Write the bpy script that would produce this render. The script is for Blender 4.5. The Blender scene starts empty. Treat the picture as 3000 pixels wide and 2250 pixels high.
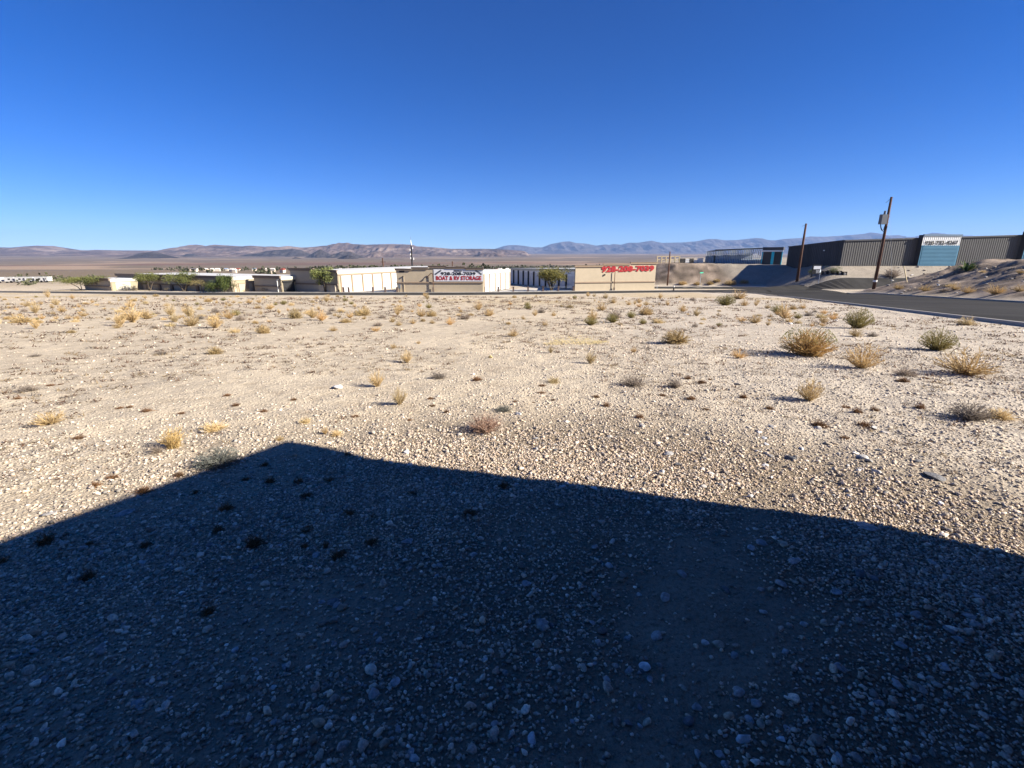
import bpy, math, random
import numpy as np
from mathutils import Vector, Matrix
random.seed(7)
RNG = np.random.default_rng(11)
scene = bpy.context.scene
col = scene.collection

# ------------------------------------------------------------------ camera, sky, sun, exposure
CAM_H, PITCH, FPX = 1.6, math.radians(15.28), 1380.0
cam_d = bpy.data.cameras.new('camera')
cam = bpy.data.objects.new('camera', cam_d); col.objects.link(cam)
cam.location = (0, 0, CAM_H); cam.rotation_euler = (math.pi/2 - PITCH, 0, 0)
cam_d.sensor_width = 36.0; cam_d.lens = FPX/3000*36.0
cam_d.clip_start = 0.05; cam_d.clip_end = 90000
scene.camera = cam

SUN_EL = math.radians(28.0)
SUN_AZ = math.radians(105.8)            # from +Y towards +X
SUN_DIR = Vector((math.sin(SUN_AZ)*math.cos(SUN_EL), math.cos(SUN_AZ)*math.cos(SUN_EL), math.sin(SUN_EL)))
world = bpy.data.worlds.new('World'); scene.world = world; world.use_nodes = True
wn = world.node_tree.nodes; wl = world.node_tree.links
sky = wn.new('ShaderNodeTexSky'); sky.sky_type = 'NISHITA'; sky.sun_disc = False
sky.sun_elevation = SUN_EL; sky.sun_rotation = SUN_AZ
sky.altitude = 3000; sky.air_density = 1.0; sky.dust_density = 0.0; sky.ozone_density = 7.0
bg = wn['Background']; bg.inputs['Strength'].default_value = 0.05
hs = wn.new('ShaderNodeHueSaturation'); hs.inputs['Hue'].default_value = 0.514; hs.inputs['Saturation'].default_value = 1.23
wl.new(sky.outputs['Color'], hs.inputs['Color']); wl.new(hs.outputs['Color'], bg.inputs['Color'])
sun_d = bpy.data.lights.new('sun', 'SUN'); sun_d.energy = 5.0; sun_d.angle = math.radians(0.53); sun_d.color = (1.0, 0.935, 0.84)
sun = bpy.data.objects.new('sun', sun_d); col.objects.link(sun)
sun.rotation_euler = SUN_DIR.to_track_quat('Z', 'Y').to_euler(); sun.location = (40, -20, 60)
vs = scene.view_settings
vs.view_transform = 'Standard'; vs.look = 'None'; vs.gamma = 1.0; vs.exposure = 1.48; vs.use_curve_mapping = False

# ------------------------------------------------------------------ camera maths (photo pixels, 3000 x 2250)
CP, SP = math.cos(PITCH), math.sin(PITCH)
def ray(px, py):
    u = (px-1500)/FPX; v = (1125-py)/FPX
    return np.array([u, CP + v*SP, -SP + v*CP])
def at(px, py, Y):
    d = ray(px, py); t = Y/d[1]
    return Vector((d[0]*t, Y, CAM_H + d[2]*t))
def zat(py, Y): return at(1500, py, Y).z
def pxof(p):
    x, y, z = p[0], p[1], p[2]-CAM_H
    f = y*CP - z*SP; up = y*SP + z*CP
    return 1500 + FPX*x/f, 1125 - FPX*up/f

# ------------------------------------------------------------------ noise in numpy
def vnoise(x, y, seed=0):
    xi = np.floor(x); yi = np.floor(y); fx = x-xi; fy = y-yi
    def h(a, b):
        s = np.sin(a*127.1 + b*311.7 + seed*74.7)*43758.5453
        return s-np.floor(s)
    fx = fx*fx*(3-2*fx); fy = fy*fy*(3-2*fy)
    a = h(xi, yi); b = h(xi+1, yi); c = h(xi, yi+1); d = h(xi+1, yi+1)
    return a + (b-a)*fx + (c-a)*fy + (a-b-c+d)*fx*fy
def fbm(x, y, o=4, seed=0):
    s = 0; a = .5
    for i in range(o):
        s = s + a*(vnoise(x, y, seed+i)-.5); x = x*2.03+17.1; y = y*2.03+5.3; a *= .5
    return s
def sstep(a, b, x):
    t = np.clip((x-a)/(b-a), 0, 1); return t*t*(3-2*t)

# ------------------------------------------------------------------ terrain
GK = np.array([(-300, 0), (3.5, 0), (6, -.1), (88, -5.62), (91, -5.74), (105, -5.98), (130, -6.6), (175, -7.9), (400, -11.8), (1200, -32), (2600, -40), (5200, -30), (9000, 8), (14000, 40), (26000, 90)], float)
def g0(Y): return np.interp(Y, GK[:, 0], GK[:, 1])
RD = np.array([.3989, .9170])           # direction of the side road
RN = np.array([.9170, -.3989])
def dnear(x, y): return (x-10.91)*RN[0] + y*RN[1]     # distance right of the near kerb
RW = 12.4
def cross(Y): return np.interp(Y, [0, 30, 60, 76, 100, 118, 160], [0, .1, .35, .5, .2, 0, 0])
FRONT = np.array([(-400, 150), (-220, 112), (-150, 103), (-107, 99.5), (-91, 97), (-63.6, 90.8), (-40, 90.2), (-12.9, 90.4), (0, 92), (12.8, 94.5), (28, 98.6), (40, 100.4), (44, 100.3), (47.5, 98.6), (49.6, 95.5), (50.0, 91)])
BACK = np.array([(-400, 156), (-220, 117), (-150, 107), (-109, 103), (-92, 101.2), (-66, 98.4), (-40, 98.3), (-13, 98.6), (0, 100.6), (14, 103.2), (32, 107.2), (44, 109.6), (57, 112)])
def front_y(x): return np.interp(x, FRONT[:13, 0], FRONT[:13, 1])
def back_y(x): return np.interp(x, BACK[:, 0], BACK[:, 1])
PAD = np.array([(47, 163), (52, 152), (82, 139), (79.5, 119.6), (90, 119.2), (150, 112), (400, 80), (400, 600), (205, 600)], float)
def sd_poly(x, y, P):
    d = np.full(np.shape(x), 1e9); inside = np.zeros(np.shape(x), bool)
    n = len(P)
    for i in range(n):
        ax, ay = P[i]; bx, by = P[(i+1) % n]
        ex, ey = bx-ax, by-ay
        t = np.clip(((x-ax)*ex+(y-ay)*ey)/(ex*ex+ey*ey), 0, 1)
        d = np.minimum(d, np.hypot(x-ax-t*ex, y-ay-t*ey))
        with np.errstate(divide='ignore', invalid='ignore'):
            c = ((ay > y) != (by > y)) & (x < (bx-ax)*(y-ay)/(by-ay if by != ay else 1e-9)+ax)
        inside ^= c
    return np.where(inside, d, -d)
def terrain(x, y, detail=True, parts=False):
    x = np.asarray(x, float); y = np.asarray(y, float)
    r = np.hypot(x, y)
    yy = np.where(y > 120, np.maximum(y, r*.8), np.where(y > 0, y, 0))
    g = g0(yy)
    d = dnear(x, y)
    far = np.clip(1-(r-250)/150, 0, 1)
    g = g + cross(y)*np.clip(d/RW, 0, 1)*far
    # cut slope and pad of the storage yard
    sd = sd_poly(x, y, PAD)
    rough = fbm(x*.22, y*.22, 4, 3)
    padz = np.minimum(-1.0, -1.0 + sd*.46)
    padz = padz - np.clip((sd-60)/400, 0, 1)*14
    # mound beside the side road
    dm = d-RW
    w = 1-sstep(93, 104, y + x*.06 - 3)
    m = np.minimum(.75 + rough*1.4, g + np.maximum(dm-1.6, 0)*(.31+.22*rough))
    m = g + (m-g)*w
    m = np.where((dm > 0) & (y > -40), m, -99)
    m = m - np.clip((x-110)/60, 0, 1)*2
    z = np.maximum(np.maximum(g, padz), m)
    emb = np.clip((z-g)/.6, 0, 1)
    if detail:
        onroad = ((d > .8) & (d < RW-.8) & (y > -60) & (y < 260)) | ((y > front_y(x)+.9) & (y < back_y(x)-.9) & (dnear(x, y) < 2))
        nearroad = ((d > -1.2) & (d < RW+1.2)) | ((y > front_y(x)-2) & (y < back_y(x)+14))
        drive = (dm > -1) & (dm < 40) & (np.abs(y-DRV(x)) < 3.6)
        damp = np.where(nearroad | drive, .05, 1.0)
        n = .055*fbm(x*.9, y*.9, 3, 9) + .22*fbm(x*.12, y*.12, 3, 1)*np.clip(r/14, 0, 1)
        n = n + .035*fbm(x*3.1, y*3.1, 2, 21)*np.clip(1-(r-14)/10, 0, 1)
        n = n + emb*(.5*fbm(x*.7, y*.7, 3, 5))
        n = n + np.clip((r-600)/2000, 0, 1)*18*fbm(x*.002, y*.004, 4, 12)
        z = z + n*damp
        z = np.where(onroad, z-.14, z)
    if parts: return z, emb, sd, d
    return z
def DRV(x): return 111.5 - (x-70)*.06       # centre line of the drive climbing to the yard
def zt(x, y): return float(terrain(np.array([x]), np.array([y]))[0])
def zsmooth(x, y): return float(terrain(np.array([x]), np.array([y]), False)[0])
def ground(px, py, dmax=400):
    d = ray(px, py); d = d/np.linalg.norm(d); a, b = .8, dmax
    for k in range(3):
        t = np.geomspace(a, b, 260 if k == 0 else 40)
        below = np.nonzero(CAM_H + d[2]*t < terrain(d[0]*t, d[1]*t, False))[0]
        i = below[0] if len(below) else len(t)-1
        a, b = t[max(i-1, 0)], t[i]
    return Vector((d[0]*b, d[1]*b, zt(d[0]*b, d[1]*b)))

# ------------------------------------------------------------------ mesh helpers
def raw_mesh(name, V, F):
    V = np.asarray(V, np.float32); F = np.asarray(F, np.int32)
    me = bpy.data.meshes.new(name)
    me.vertices.add(len(V)); me.vertices.foreach_set('co', V.ravel())
    k = F.shape[1]
    me.loops.add(F.size); me.loops.foreach_set('vertex_index', F.ravel())
    me.polygons.add(len(F)); me.polygons.foreach_set('loop_start', np.arange(0, F.size, k, dtype=np.int32))
    me.polygons.foreach_set('loop_total', np.full(len(F), k, np.int32))
    me.update(calc_edges=True)
    return me
def set_col(me, C, name='col'):
    a = me.attributes.new(name, 'FLOAT_COLOR', 'POINT')
    C = np.asarray(C, np.float32)
    if C.shape[1] == 3: C = np.hstack([C, np.ones((len(C), 1), np.float32)])
    a.data.foreach_set('color', C.ravel())
def smooth(me, v=True): me.polygons.foreach_set('use_smooth', np.full(len(me.polygons), v))
def link(name, me, mat=None, parent=None, loc=None):
    o = bpy.data.objects.new(name, me); col.objects.link(o)
    if mat is not None and me is not None and not me.materials: me.materials.append(mat)
    if parent: o.parent = parent
    if loc is not None: o.location = loc
    return o
def tag(o, label, cat, group=None):
    o['label'] = label; o['category'] = cat
    if group: o['group'] = group
    return o
def empty(name, loc=(0, 0, 0), rz=0):
    o = bpy.data.objects.new(name, None); col.objects.link(o); o.location = loc; o.rotation_euler = (0, 0, rz); o.empty_display_size = .3
    return o
class MB:
    def __init__(s): s.v = []; s.f = []
    def poly(s, pts):
        b = len(s.v); s.v += [tuple(p) for p in pts]; s.f.append(tuple(range(b, b+len(pts)))); return s
    def prism(s, P, z0, z1):
        n = len(P); b = len(s.v)
        z0 = z0 if hasattr(z0, '__len__') else [z0]*n; z1 = z1 if hasattr(z1, '__len__') else [z1]*n
        s.v += [(p[0], p[1], z) for p, z in zip(P, z0)] + [(p[0], p[1], z) for p, z in zip(P, z1)]
        for i in range(n):
            j = (i+1) % n; s.f.append((b+i, b+j, b+n+j, b+n+i))
        s.f.append(tuple(b+n+i for i in range(n))); s.f.append(tuple(b+n-1-i for i in range(n)))
        return s
    def box(s, c, d, rz=0):
        x, y, z = c; a, e, h = d[0]/2, d[1]/2, d[2]/2; cs, sn = math.cos(rz), math.sin(rz)
        P = [(x+cs*i*a-sn*j*e, y+sn*i*a+cs*j*e) for i, j in ((-1, -1), (1, -1), (1, 1), (-1, 1))]
        return s.prism(P, z-h, z+h)
    def tube(s, pts, r, n=8):
        pts = [Vector(p) for p in pts]; R = r if hasattr(r, '__len__') else [r]*len(pts); rings = []
        for i, p in enumerate(pts):
            t = (pts[min(i+1, len(pts)-1)]-pts[max(i-1, 0)]).normalized()
            a = t.orthogonal().normalized() if i == 0 else (A - t*A.dot(t)).normalized()
            A = a; b = t.cross(a); base = len(s.v)
            s.v += [tuple(p + (a*math.cos(k*2*math.pi/n) + b*math.sin(k*2*math.pi/n))*R[i]) for k in range(n)]
            rings.append(base)
        for i in range(len(rings)-1):
            for k in range(n):
                s.f.append((rings[i]+k, rings[i]+(k+1) % n, rings[i+1]+(k+1) % n, rings[i+1]+k))
        s.f.append(tuple(rings[0]+n-1-k for k in range(n))); s.f.append(tuple(rings[-1]+k for k in range(n)))
        return s
    def build(s, name, mat, parent=None, sm=False):
        me = bpy.data.meshes.new(name); me.from_pydata(s.v, [], s.f); me.update()
        if sm: smooth(me)
        o = link(name, me, mat, parent)
        if parent: o.matrix_parent_inverse = Matrix.Translation(parent.location).inverted() if parent.rotation_euler.z == 0 else parent.matrix_basis.inverted()
        return o

# ------------------------------------------------------------------ materials
def new_mat(name):
    m = bpy.data.materials.new(name); m.use_nodes = True
    n = m.node_tree.nodes; l = m.node_tree.links; b = n['Principled BSDF']
    b.inputs['Specular IOR Level'].default_value = .25
    return m, n, l, b
def mixc(n, l, fac, a, b, mode='MIX'):
    m = n.new('ShaderNodeMix'); m.data_type = 'RGBA'; m.blend_type = mode
    for sock, v in ((m.inputs[0], fac), (m.inputs[6], a), (m.inputs[7], b)):
        if hasattr(v, 'is_linked') or hasattr(v, 'links'): l.new(v, sock)
        else: sock.default_value = v if not isinstance(v, tuple) else (*v, 1)[:4]
    return m.outputs[2]
def noise(n, l, scale, detail=4, rough=.6, vec=None):
    t = n.new('ShaderNodeTexNoise'); t.inputs['Scale'].default_value = scale; t.inputs['Detail'].default_value = detail; t.inputs['Roughness'].default_value = rough
    if vec is not None: l.new(vec, t.inputs['Vector'])
    return t.outputs['Fac']
def ramp(n, l, fac, stops):
    r = n.new('ShaderNodeValToRGB'); e = r.color_ramp.elements
    while len(e) < len(stops): e.new(.5)
    for k, (p, c) in enumerate(stops): e[k].position = p; e[k].color = (*c, 1) if len(c) == 3 else c
    l.new(fac, r.inputs['Fac']); return r.outputs['Color']
def mat_plain(name, c, rough=.8, var=.18, scale=1.5, bump=0, bscale=30, metal=0, streak=None):
    m, n, l, b = new_mat(name)
    tc = n.new('ShaderNodeNewGeometry').outputs['Position']
    vec = tc
    if streak:
        mp = n.new('ShaderNodeMapping'); mp.inputs['Scale'].default_value = streak; l.new(tc, mp.inputs['Vector']); vec = mp.outputs['Vector']
    f = noise(n, l, scale, 5, .65, vec)
    lo = tuple(x*(1-var) for x in c); hi = tuple(min(1, x*(1+var)) for x in c)
    out = ramp(n, l, f, [(.25, lo), (.75, hi)])
    l.new(out, b.inputs['Base Color']); b.inputs['Roughness'].default_value = rough; b.inputs['Metallic'].default_value = metal
    if bump:
        bp = n.new('ShaderNodeBump'); bp.inputs['Strength'].default_value = bump; bp.inputs['Distance'].default_value = .02
        l.new(noise(n, l, bscale, 4, .7, tc), bp.inputs['Height']); l.new(bp.outputs['Normal'], b.inputs['Normal'])
    return m
def mat_attr(name, rough=.9, var=.25, scale=60, trans=0, bump=0):
    m, n, l, b = new_mat(name)
    a = n.new('ShaderNodeAttribute'); a.attribute_name = 'col'
    oi = n.new('ShaderNodeObjectInfo')
    pos = n.new('ShaderNodeNewGeometry').outputs['Position']
    f = noise(n, l, scale, 3, .6, pos)
    k = ramp(n, l, f, [(.3, (1-var,)*3), (.7, (1+var,)*3)])
    c = mixc(n, l, 1.0, a.outputs['Color'], k, 'MULTIPLY')
    rr = ramp(n, l, oi.outputs['Random'], [(0, (.82, .84, .86)), (1, (1.15, 1.1, 1.05))])
    c = mixc(n, l, 1.0, c, rr, 'MULTIPLY')
    l.new(c, b.inputs['Base Color']); b.inputs['Roughness'].default_value = rough
    if bump:
        bp = n.new('ShaderNodeBump'); bp.inputs['Strength'].default_value = bump; bp.inputs['Distance'].default_value = .01
        l.new(noise(n, l, scale*1.5, 5, .7, pos), bp.inputs['Height']); l.new(bp.outputs['Normal'], b.inputs['Normal'])
    if trans:
        tr = n.new('ShaderNodeBsdfTranslucent'); l.new(c, tr.inputs['Color'])
        mx = n.new('ShaderNodeMixShader'); mx.inputs[0].default_value = trans
        l.new(b.outputs[0], mx.inputs[1]); l.new(tr.outputs[0], mx.inputs[2]); l.new(mx.outputs[0], n['Material Output'].inputs['Surface'])
    return m
def mat_ground():
    m, n, l, b = new_mat('desert_ground')
    pos = n.new('ShaderNodeNewGeometry').outputs['Position']
    a = n.new('ShaderNodeAttribute'); a.attribute_name = 'col'
    big = noise(n, l, .35, 6, .62, pos); mid = noise(n, l, 3.2, 6, .7, pos); fine = noise(n, l, 38, 5, .75, pos); grit = noise(n, l, 170, 3, .7, pos)
    c = mixc(n, l, 1.0, a.outputs['Color'], ramp(n, l, big, [(.3, (.86, .85, .84)), (.7, (1.13, 1.12, 1.09))]), 'MULTIPLY')
    c = mixc(n, l, 1.0, c, ramp(n, l, mid, [(.28, (.72, .69, .66)), (.5, (1, 1, 1)), (.75, (1.12, 1.12, 1.1))]), 'MULTIPLY')
    c = mixc(n, l, 1.0, c, ramp(n, l, fine, [(.3, (.66, .64, .62)), (.48, (1, 1, 1)), (.72, (1.22, 1.2, 1.17))]), 'MULTIPLY')
    c = mixc(n, l, .6, c, ramp(n, l, grit, [(.3, (.6, .6, .6)), (.7, (1.3, 1.3, 1.3))]), 'MULTIPLY')
    l.new(c, b.inputs['Base Color']); b.inputs['Roughness'].default_value = .95; b.inputs['Specular IOR Level'].default_value = .1
    vor = n.new('ShaderNodeTexVoronoi'); vor.inputs['Scale'].default_value = 42; l.new(pos, vor.inputs['Vector'])
    s1 = n.new('ShaderNodeMath'); s1.operation = 'SUBTRACT'; l.new(fine, s1.inputs[0]); l.new(vor.outputs['Distance'], s1.inputs[1])
    bp = n.new('ShaderNodeBump'); bp.inputs['Strength'].default_value = .55; bp.inputs['Distance'].default_value = .02; l.new(s1.outputs[0], bp.inputs['Height'])
    bp2 = n.new('ShaderNodeBump'); bp2.inputs['Strength'].default_value = .5; bp2.inputs['Distance'].default_value = .12; l.new(mid, bp2.inputs['Height']); l.new(bp.outputs['Normal'], bp2.inputs['Normal'])
    l.new(bp2.outputs['Normal'], b.inputs['Normal'])
    return m
def mat_rock_far(name, c1, c2, c3, scale):
    m, n, l, b = new_mat(name)
    pos = n.new('ShaderNodeNewGeometry').outputs['Position']
    mp = n.new('ShaderNodeMapping'); mp.inputs['Scale'].default_value = (1, 1, 2.6); l.new(pos, mp.inputs['Vector'])
    f = noise(n, l, scale, 7, .66, mp.outputs['Vector']); f2 = noise(n, l, scale*.27, 3, .5, mp.outputs['Vector'])
    c = ramp(n, l, f, [(.32, c1), (.52, c2), (.72, c3)])
    c = mixc(n, l, 1.0, c, ramp(n, l, f2, [(.35, (.8, .8, .8)), (.65, (1.2, 1.2, 1.2))]), 'MULTIPLY')
    l.new(c, b.inputs['Base Color']); b.inputs['Roughness'].default_value = 1; b.inputs['Specular IOR Level'].default_value = 0
    bp = n.new('ShaderNodeBump'); bp.inputs['Strength'].default_value = 1; bp.inputs['Distance'].default_value = .10/scale
    l.new(noise(n, l, scale*2.2, 8, .62, pos), bp.inputs['Height']); l.new(bp.outputs['Normal'], b.inputs['Normal'])
    return m
M_ground = mat_ground()
M_asphalt = mat_plain('asphalt', (.044, .042, .039), .9, .35, .5, .35, 60, streak=(1.0, .22, 1))
M_asphalt.node_tree.nodes['Principled BSDF'].inputs['Specular IOR Level'].default_value = .04
M_conc = mat_plain('kerb_concrete', (.34, .31, .27), .9, .15, 2, .2)
M_walk = mat_plain('concrete_apron', (.46, .42, .36), .9, .12, .6)
M_taupe = mat_plain('taupe_stucco', (.34, .295, .23), .95, .07, .8, .15, 40)
M_cream = mat_plain('cream_stucco', (.43, .355, .25), .95, .07, .8, .15, 40)
M_side = mat_plain('cream_side_stucco', (.31, .26, .175), .95, .08, .8, .15, 40)
M_tan = mat_plain('tan_stucco', (.42, .345, .24), .95, .07, .8, .15, 40)
M_trim = mat_plain('brown_trim', (.17, .13, .10), .8, .1)
M_belt = mat_plain('belt_trim', (.30, .22, .15), .85, .1)
M_white = mat_plain('white_steel', (.78, .77, .72), .5, .05, .4)
M_door = mat_plain('white_roll_door', (.55, .55, .54), .45, .04, .7)
M_fascia = mat_plain('cream_fascia', (.46, .43, .34), .6, .05)
M_dark = mat_plain('dark_charcoal', (.022, .022, .023), .6, .2)
M_black = mat_plain('black_paint', (.012, .012, .012), .5, .2)
M_grey = mat_plain('grey_ribbed_steel', (.088, .084, .077), .5, .08, .3)
M_greyd = mat_plain('charcoal_ribbed_steel', (.055, .056, .06), .5, .08, .3)
M_cap = mat_plain('grey_coping', (.05, .05, .055), .5, .1)
M_blue = mat_plain('teal_blue_steel', (.07, .18, .26), .45, .08, .5)
M_bluecap = mat_plain('slate_blue_coping', (.10, .15, .21), .5, .08)
M_cyan = mat_plain('bright_cyan_steel', (.03, .50, .62), .45, .05)
M_steel = mat_plain('galvanised_steel', (.42, .47, .52), .5, .12, 2)
M_sheet = mat_plain('blue_grey_sheeting', (.24, .30, .34), .5, .12, 2)
M_trans = mat_plain('transformer_grey', (.13, .14, .155), .5, .08)
M_wood = mat_plain('weathered_pole_wood', (.10, .052, .034), .9, .35, 4, .3, 40, streak=(3, 3, .25))
M_woodp = mat_plain('pale_wood', (.55, .45, .28), .9, .2, 6)
M_red = mat_plain('red_letters', (.33, .018, .022), .6, .06)
M_blackl = mat_plain('black_letters', (.012, .012, .014), .6, .1)
M_banner = mat_plain('banner_vinyl', (.62, .62, .63), .55, .04)
M_pillar = mat_plain('brown_pillar_block', (.13, .09, .075), .9, .2, 4)
M_sgreen = mat_plain('street_sign_green', (.06, .38, .24), .4, .05)
M_bark = mat_plain('dark_bark', (.07, .055, .04), .9, .3, 8)
M_plant = mat_attr('dry_plant', .9, .2, 25, .25)
M_leaf = mat_attr('green_plant', .85, .3, 6, .3)
M_gravel = mat_attr('gravel', .85, .3, 120, bump=.4)
M_stone = mat_attr('loose_stone', .8, .42, 45, bump=.7)
M_rough = mat_attr('far_roof', .8, .1, 1)
M_white2 = mat_plain('weathered_white', (.72, .71, .68), .7, .12, 1)
M_tin = mat_plain('white_roof_coating', (.52, .51, .48), .7, .06, .3)

def bare(x, y):      # smooth dirt patches with little gravel (wheel path on the right of the shade)
    b = np.exp(-(((x-.95-(y-1.9)*.75)/.38)**2))*np.clip((3.9-y)/1.2, 0, 1)*.85
    return np.clip(b + sstep(.74, .86, vnoise(x*1.1+3, y*1.1, 61))*.5, 0, .93)
# ------------------------------------------------------------------ ground sheet
def build_ground():
    r = [.45]
    while r[-1] < 26000:
        q = 1.0135 if r[-1] < 230 else 1.03
        r.append(r[-1]*q)
    r = np.array(r)
    th = np.concatenate([np.radians(np.linspace(-62, 62, 520)), np.radians(np.arange(66, 296, 4.0))])
    R, T = np.meshgrid(r, th, indexing='ij')
    X = R*np.sin(T); Y = R*np.cos(T)
    z, emb, sd, d = terrain(X.ravel(), Y.ravel(), True, True)
    X = X.ravel(); Y = Y.ravel(); rr = np.hypot(X, Y)
    V = np.stack([X, Y, z], 1)
    nr, nt = len(r), len(th)
    i = np.arange(nr-1)[:, None]; j = np.arange(nt)[None, :]; j2 = (j+1) % nt
    F = np.stack([i*nt+j, i*nt+j2, (i+1)*nt+j2, (i+1)*nt+j], -1).reshape(-1, 4)
    F = F[:, ::-1]
    c0 = len(V); V = np.vstack([V, [[0, 0, zt(0, 0)]]])
    me = raw_mesh('ground', V, F)
    # colours of the ground; grey puts extra shade into the near zone
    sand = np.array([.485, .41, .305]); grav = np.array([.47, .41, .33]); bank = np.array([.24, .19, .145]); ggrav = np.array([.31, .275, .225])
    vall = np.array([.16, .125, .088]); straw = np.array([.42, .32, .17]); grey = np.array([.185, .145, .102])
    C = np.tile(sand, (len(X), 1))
    def mixin(c, w): 
        nonlocal C
        C = C*(1-w[:, None]) + c*w[:, None]
    n1 = fbm(X*.11, Y*.07, 4, 31)
    mixin(grav, sstep(-2, 6, X - .25*Y + 3 + 10*n1))
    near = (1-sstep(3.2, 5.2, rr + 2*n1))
    mixin(grey, near*(.3+.7*sstep(-3.5, 1.0, X+.4*fbm(X, Y, 2, 5)))*(1-.25*bare(X, Y)*(rr < 8)))  # near gravel bed darkened in colour to deepen the shade on it
    n2 = fbm(X*.09, Y*.05, 4, 44)
    mixin(straw, np.clip(sstep(-.02, .22, n2)*sstep(28, 55, Y)*.55, 0, 1))
    bn_ = fbm(X*.55+Y*.2, Y*.5, 4, 8)
    mixin(bank, emb)
    C = C*(1+emb[:, None]*np.clip(bn_*2.6, -.5, .8)[:, None])
    padg = emb*sstep(60, 66, X)*sstep(102, 107, Y)
    mixin(ggrav, padg*.9)
    mixin(vall*1.15, sstep(115, 260, Y)*(emb < .5)*(X < 40))
    mixin(vall, sstep(500, 1400, rr))
    n3 = fbm(X*.0012, Y*.0030, 4, 77)
    mixin(np.array([.36, .26, .18]), sstep(.08, .2, n3)*sstep(700, 1500, rr)*.7)
    mixin(np.array([.11, .085, .066]), sstep(-.06, -.2, n3)*sstep(700, 1500, rr)*.7)
    mixin(np.array([.16, .07, .05]), np.clip(1-np.abs(rr-2600-500*n3)/500, 0, 1)*.5)
    C = np.vstack([C, C[:1]])
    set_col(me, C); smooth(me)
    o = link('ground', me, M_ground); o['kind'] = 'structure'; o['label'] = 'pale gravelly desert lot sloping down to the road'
    return o
build_ground()

# ------------------------------------------------------------------ roads
def strip(name, L, Rr, mat, dz, kind='structure'):
    m = MB(); n = len(L)
    for p in L: m.v.append((p[0], p[1], zsmooth(p[0], p[1])+dz))
    for p in Rr: m.v.append((p[0], p[1], zsmooth(p[0], p[1])+dz))
    for i in range(n-1): m.f.append((i, n+i, n+i+1, i+1))
    o = m.build(name, mat); o['kind'] = kind
    return o
def resample(P, n):
    P = np.asarray(P, float); s = np.concatenate([[0], np.cumsum(np.hypot(*np.diff(P, axis=0).T))])
    t = np.linspace(0, s[-1], n); return np.stack([np.interp(t, s, P[:, 0]), np.interp(t, s, P[:, 1])], 1)
def rpt(Yn, d):      # point at distance d right of the near kerb
    x0 = 10.91 + .435*Yn; return (x0 + RN[0]*d, Yn + RN[1]*d)
ys = np.concatenate([np.linspace(-45, 60, 60), np.linspace(62, 105, 40)])
cols_ = [0, 3.1, 6.2, 9.3, RW]
m = MB()
for d in cols_:
    for y in ys:
        p = rpt(y, d); m.v.append((p[0], p[1], zsmooth(*p)+.03))
k = len(ys)
for a in range(len(cols_)-1):
    for i in range(k-1): m.f.append((a*k+i, (a+1)*k+i, (a+1)*k+i+1, a*k+i+1))
road = m.build('side_road', M_asphalt); road['kind'] = 'structure'; smooth(road.data)
fr = resample(FRONT[:13], 160)
bk = np.stack([fr[:, 0], back_y(fr[:, 0])], 1)
front_road = strip('front_road', fr, bk, M_asphalt, .036)
# the flare of the front road into the side road
fl = MB(); A = [(44, 100.3), (47.5, 98.6), (49.6, 95.5), (50.4, 91)]; B = [(44, 109.6), (56, 112), (57, 108), (54, 99)]
strip('road_mouth', [A[0], A[1], A[2], A[3]], [B[0], B[1], B[2], B[3]], M_asphalt, .042)
bi = resample([(56.6, 105), (57.2, 110), (54, 114.5), (46, 117), (24, 118)], 24); bo = resample([(68.0, 100.0), (70.6, 109), (70.6, 117), (66.5, 124), (56, 127.5), (24, 129)], 24)
strip('road_bend', bi, bo, M_asphalt, .034)
# the drive climbing from the side road to the yard
xs = np.linspace(68.5, 104, 24)
strip('yard_drive', [(x, DRV(x)+3.0) for x in xs], [(x, DRV(x)-3.0) for x in xs], M_asphalt, .10)
def kerb(name, P, n, w=.17, h=.16, side=1, mat=M_conc):
    P = resample(P, n); m = MB(); N = len(P)
    t = np.gradient(P, axis=0); t /= np.hypot(t[:, 0], t[:, 1])[:, None]; nn = np.stack([-t[:, 1], t[:, 0]], 1)
    for i in range(N):
        a = P[i]-nn[i]*w/2; b = P[i]+nn[i]*w/2; z = zsmooth(*P[i])
        m.v += [(a[0], a[1], z-.12), (a[0], a[1], z+h-.02), (a[0]+nn[i][0]*.02, a[1]+nn[i][1]*.02, z+h), (b[0]-nn[i][0]*.02, b[1]-nn[i][1]*.02, z+h), (b[0], b[1], z+h-.02), (b[0], b[1], z-.12)]
    for i in range(N-1):
        for q in range(5): m.f.append((i*6+q, (i+1)*6+q, (i+1)*6+q+1, i*6+q+1))
    o = m.build(name, mat); o['kind'] = 'structure'; return o
nk = [rpt(y, 0) for y in np.linspace(-40, 80, 50)] + [(49.0, 92.5), (49.0, 95.6), (47.2, 98.1), (44, 99.9)]
kerb('near_kerb', nk, 160, w=.24, h=.13)
kerb('front_kerb', [tuple(p) for p in FRONT[11:0:-1]], 160, w=.25, h=.05)
kerb('far_kerb', [rpt(y, RW) for y in np.linspace(-40, 97, 60)], 110)
kerb('far_kerb', [(70.6, 116), (70.0, 119), (66.5, 124), (56, 127.5), (24, 129)], 50)
kerb('back_kerb', [(p[0], p[1]) for p in BACK[1:-1]], 140)
kerb('drive_kerb', [(x, DRV(x)+3.1) for x in np.linspace(71, 104, 20)], 40, w=.2, h=.12)
kerb('drive_kerb', [(x, DRV(x)-3.1) for x in np.linspace(70, 104, 20)], 40, w=.2, h=.2)
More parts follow.
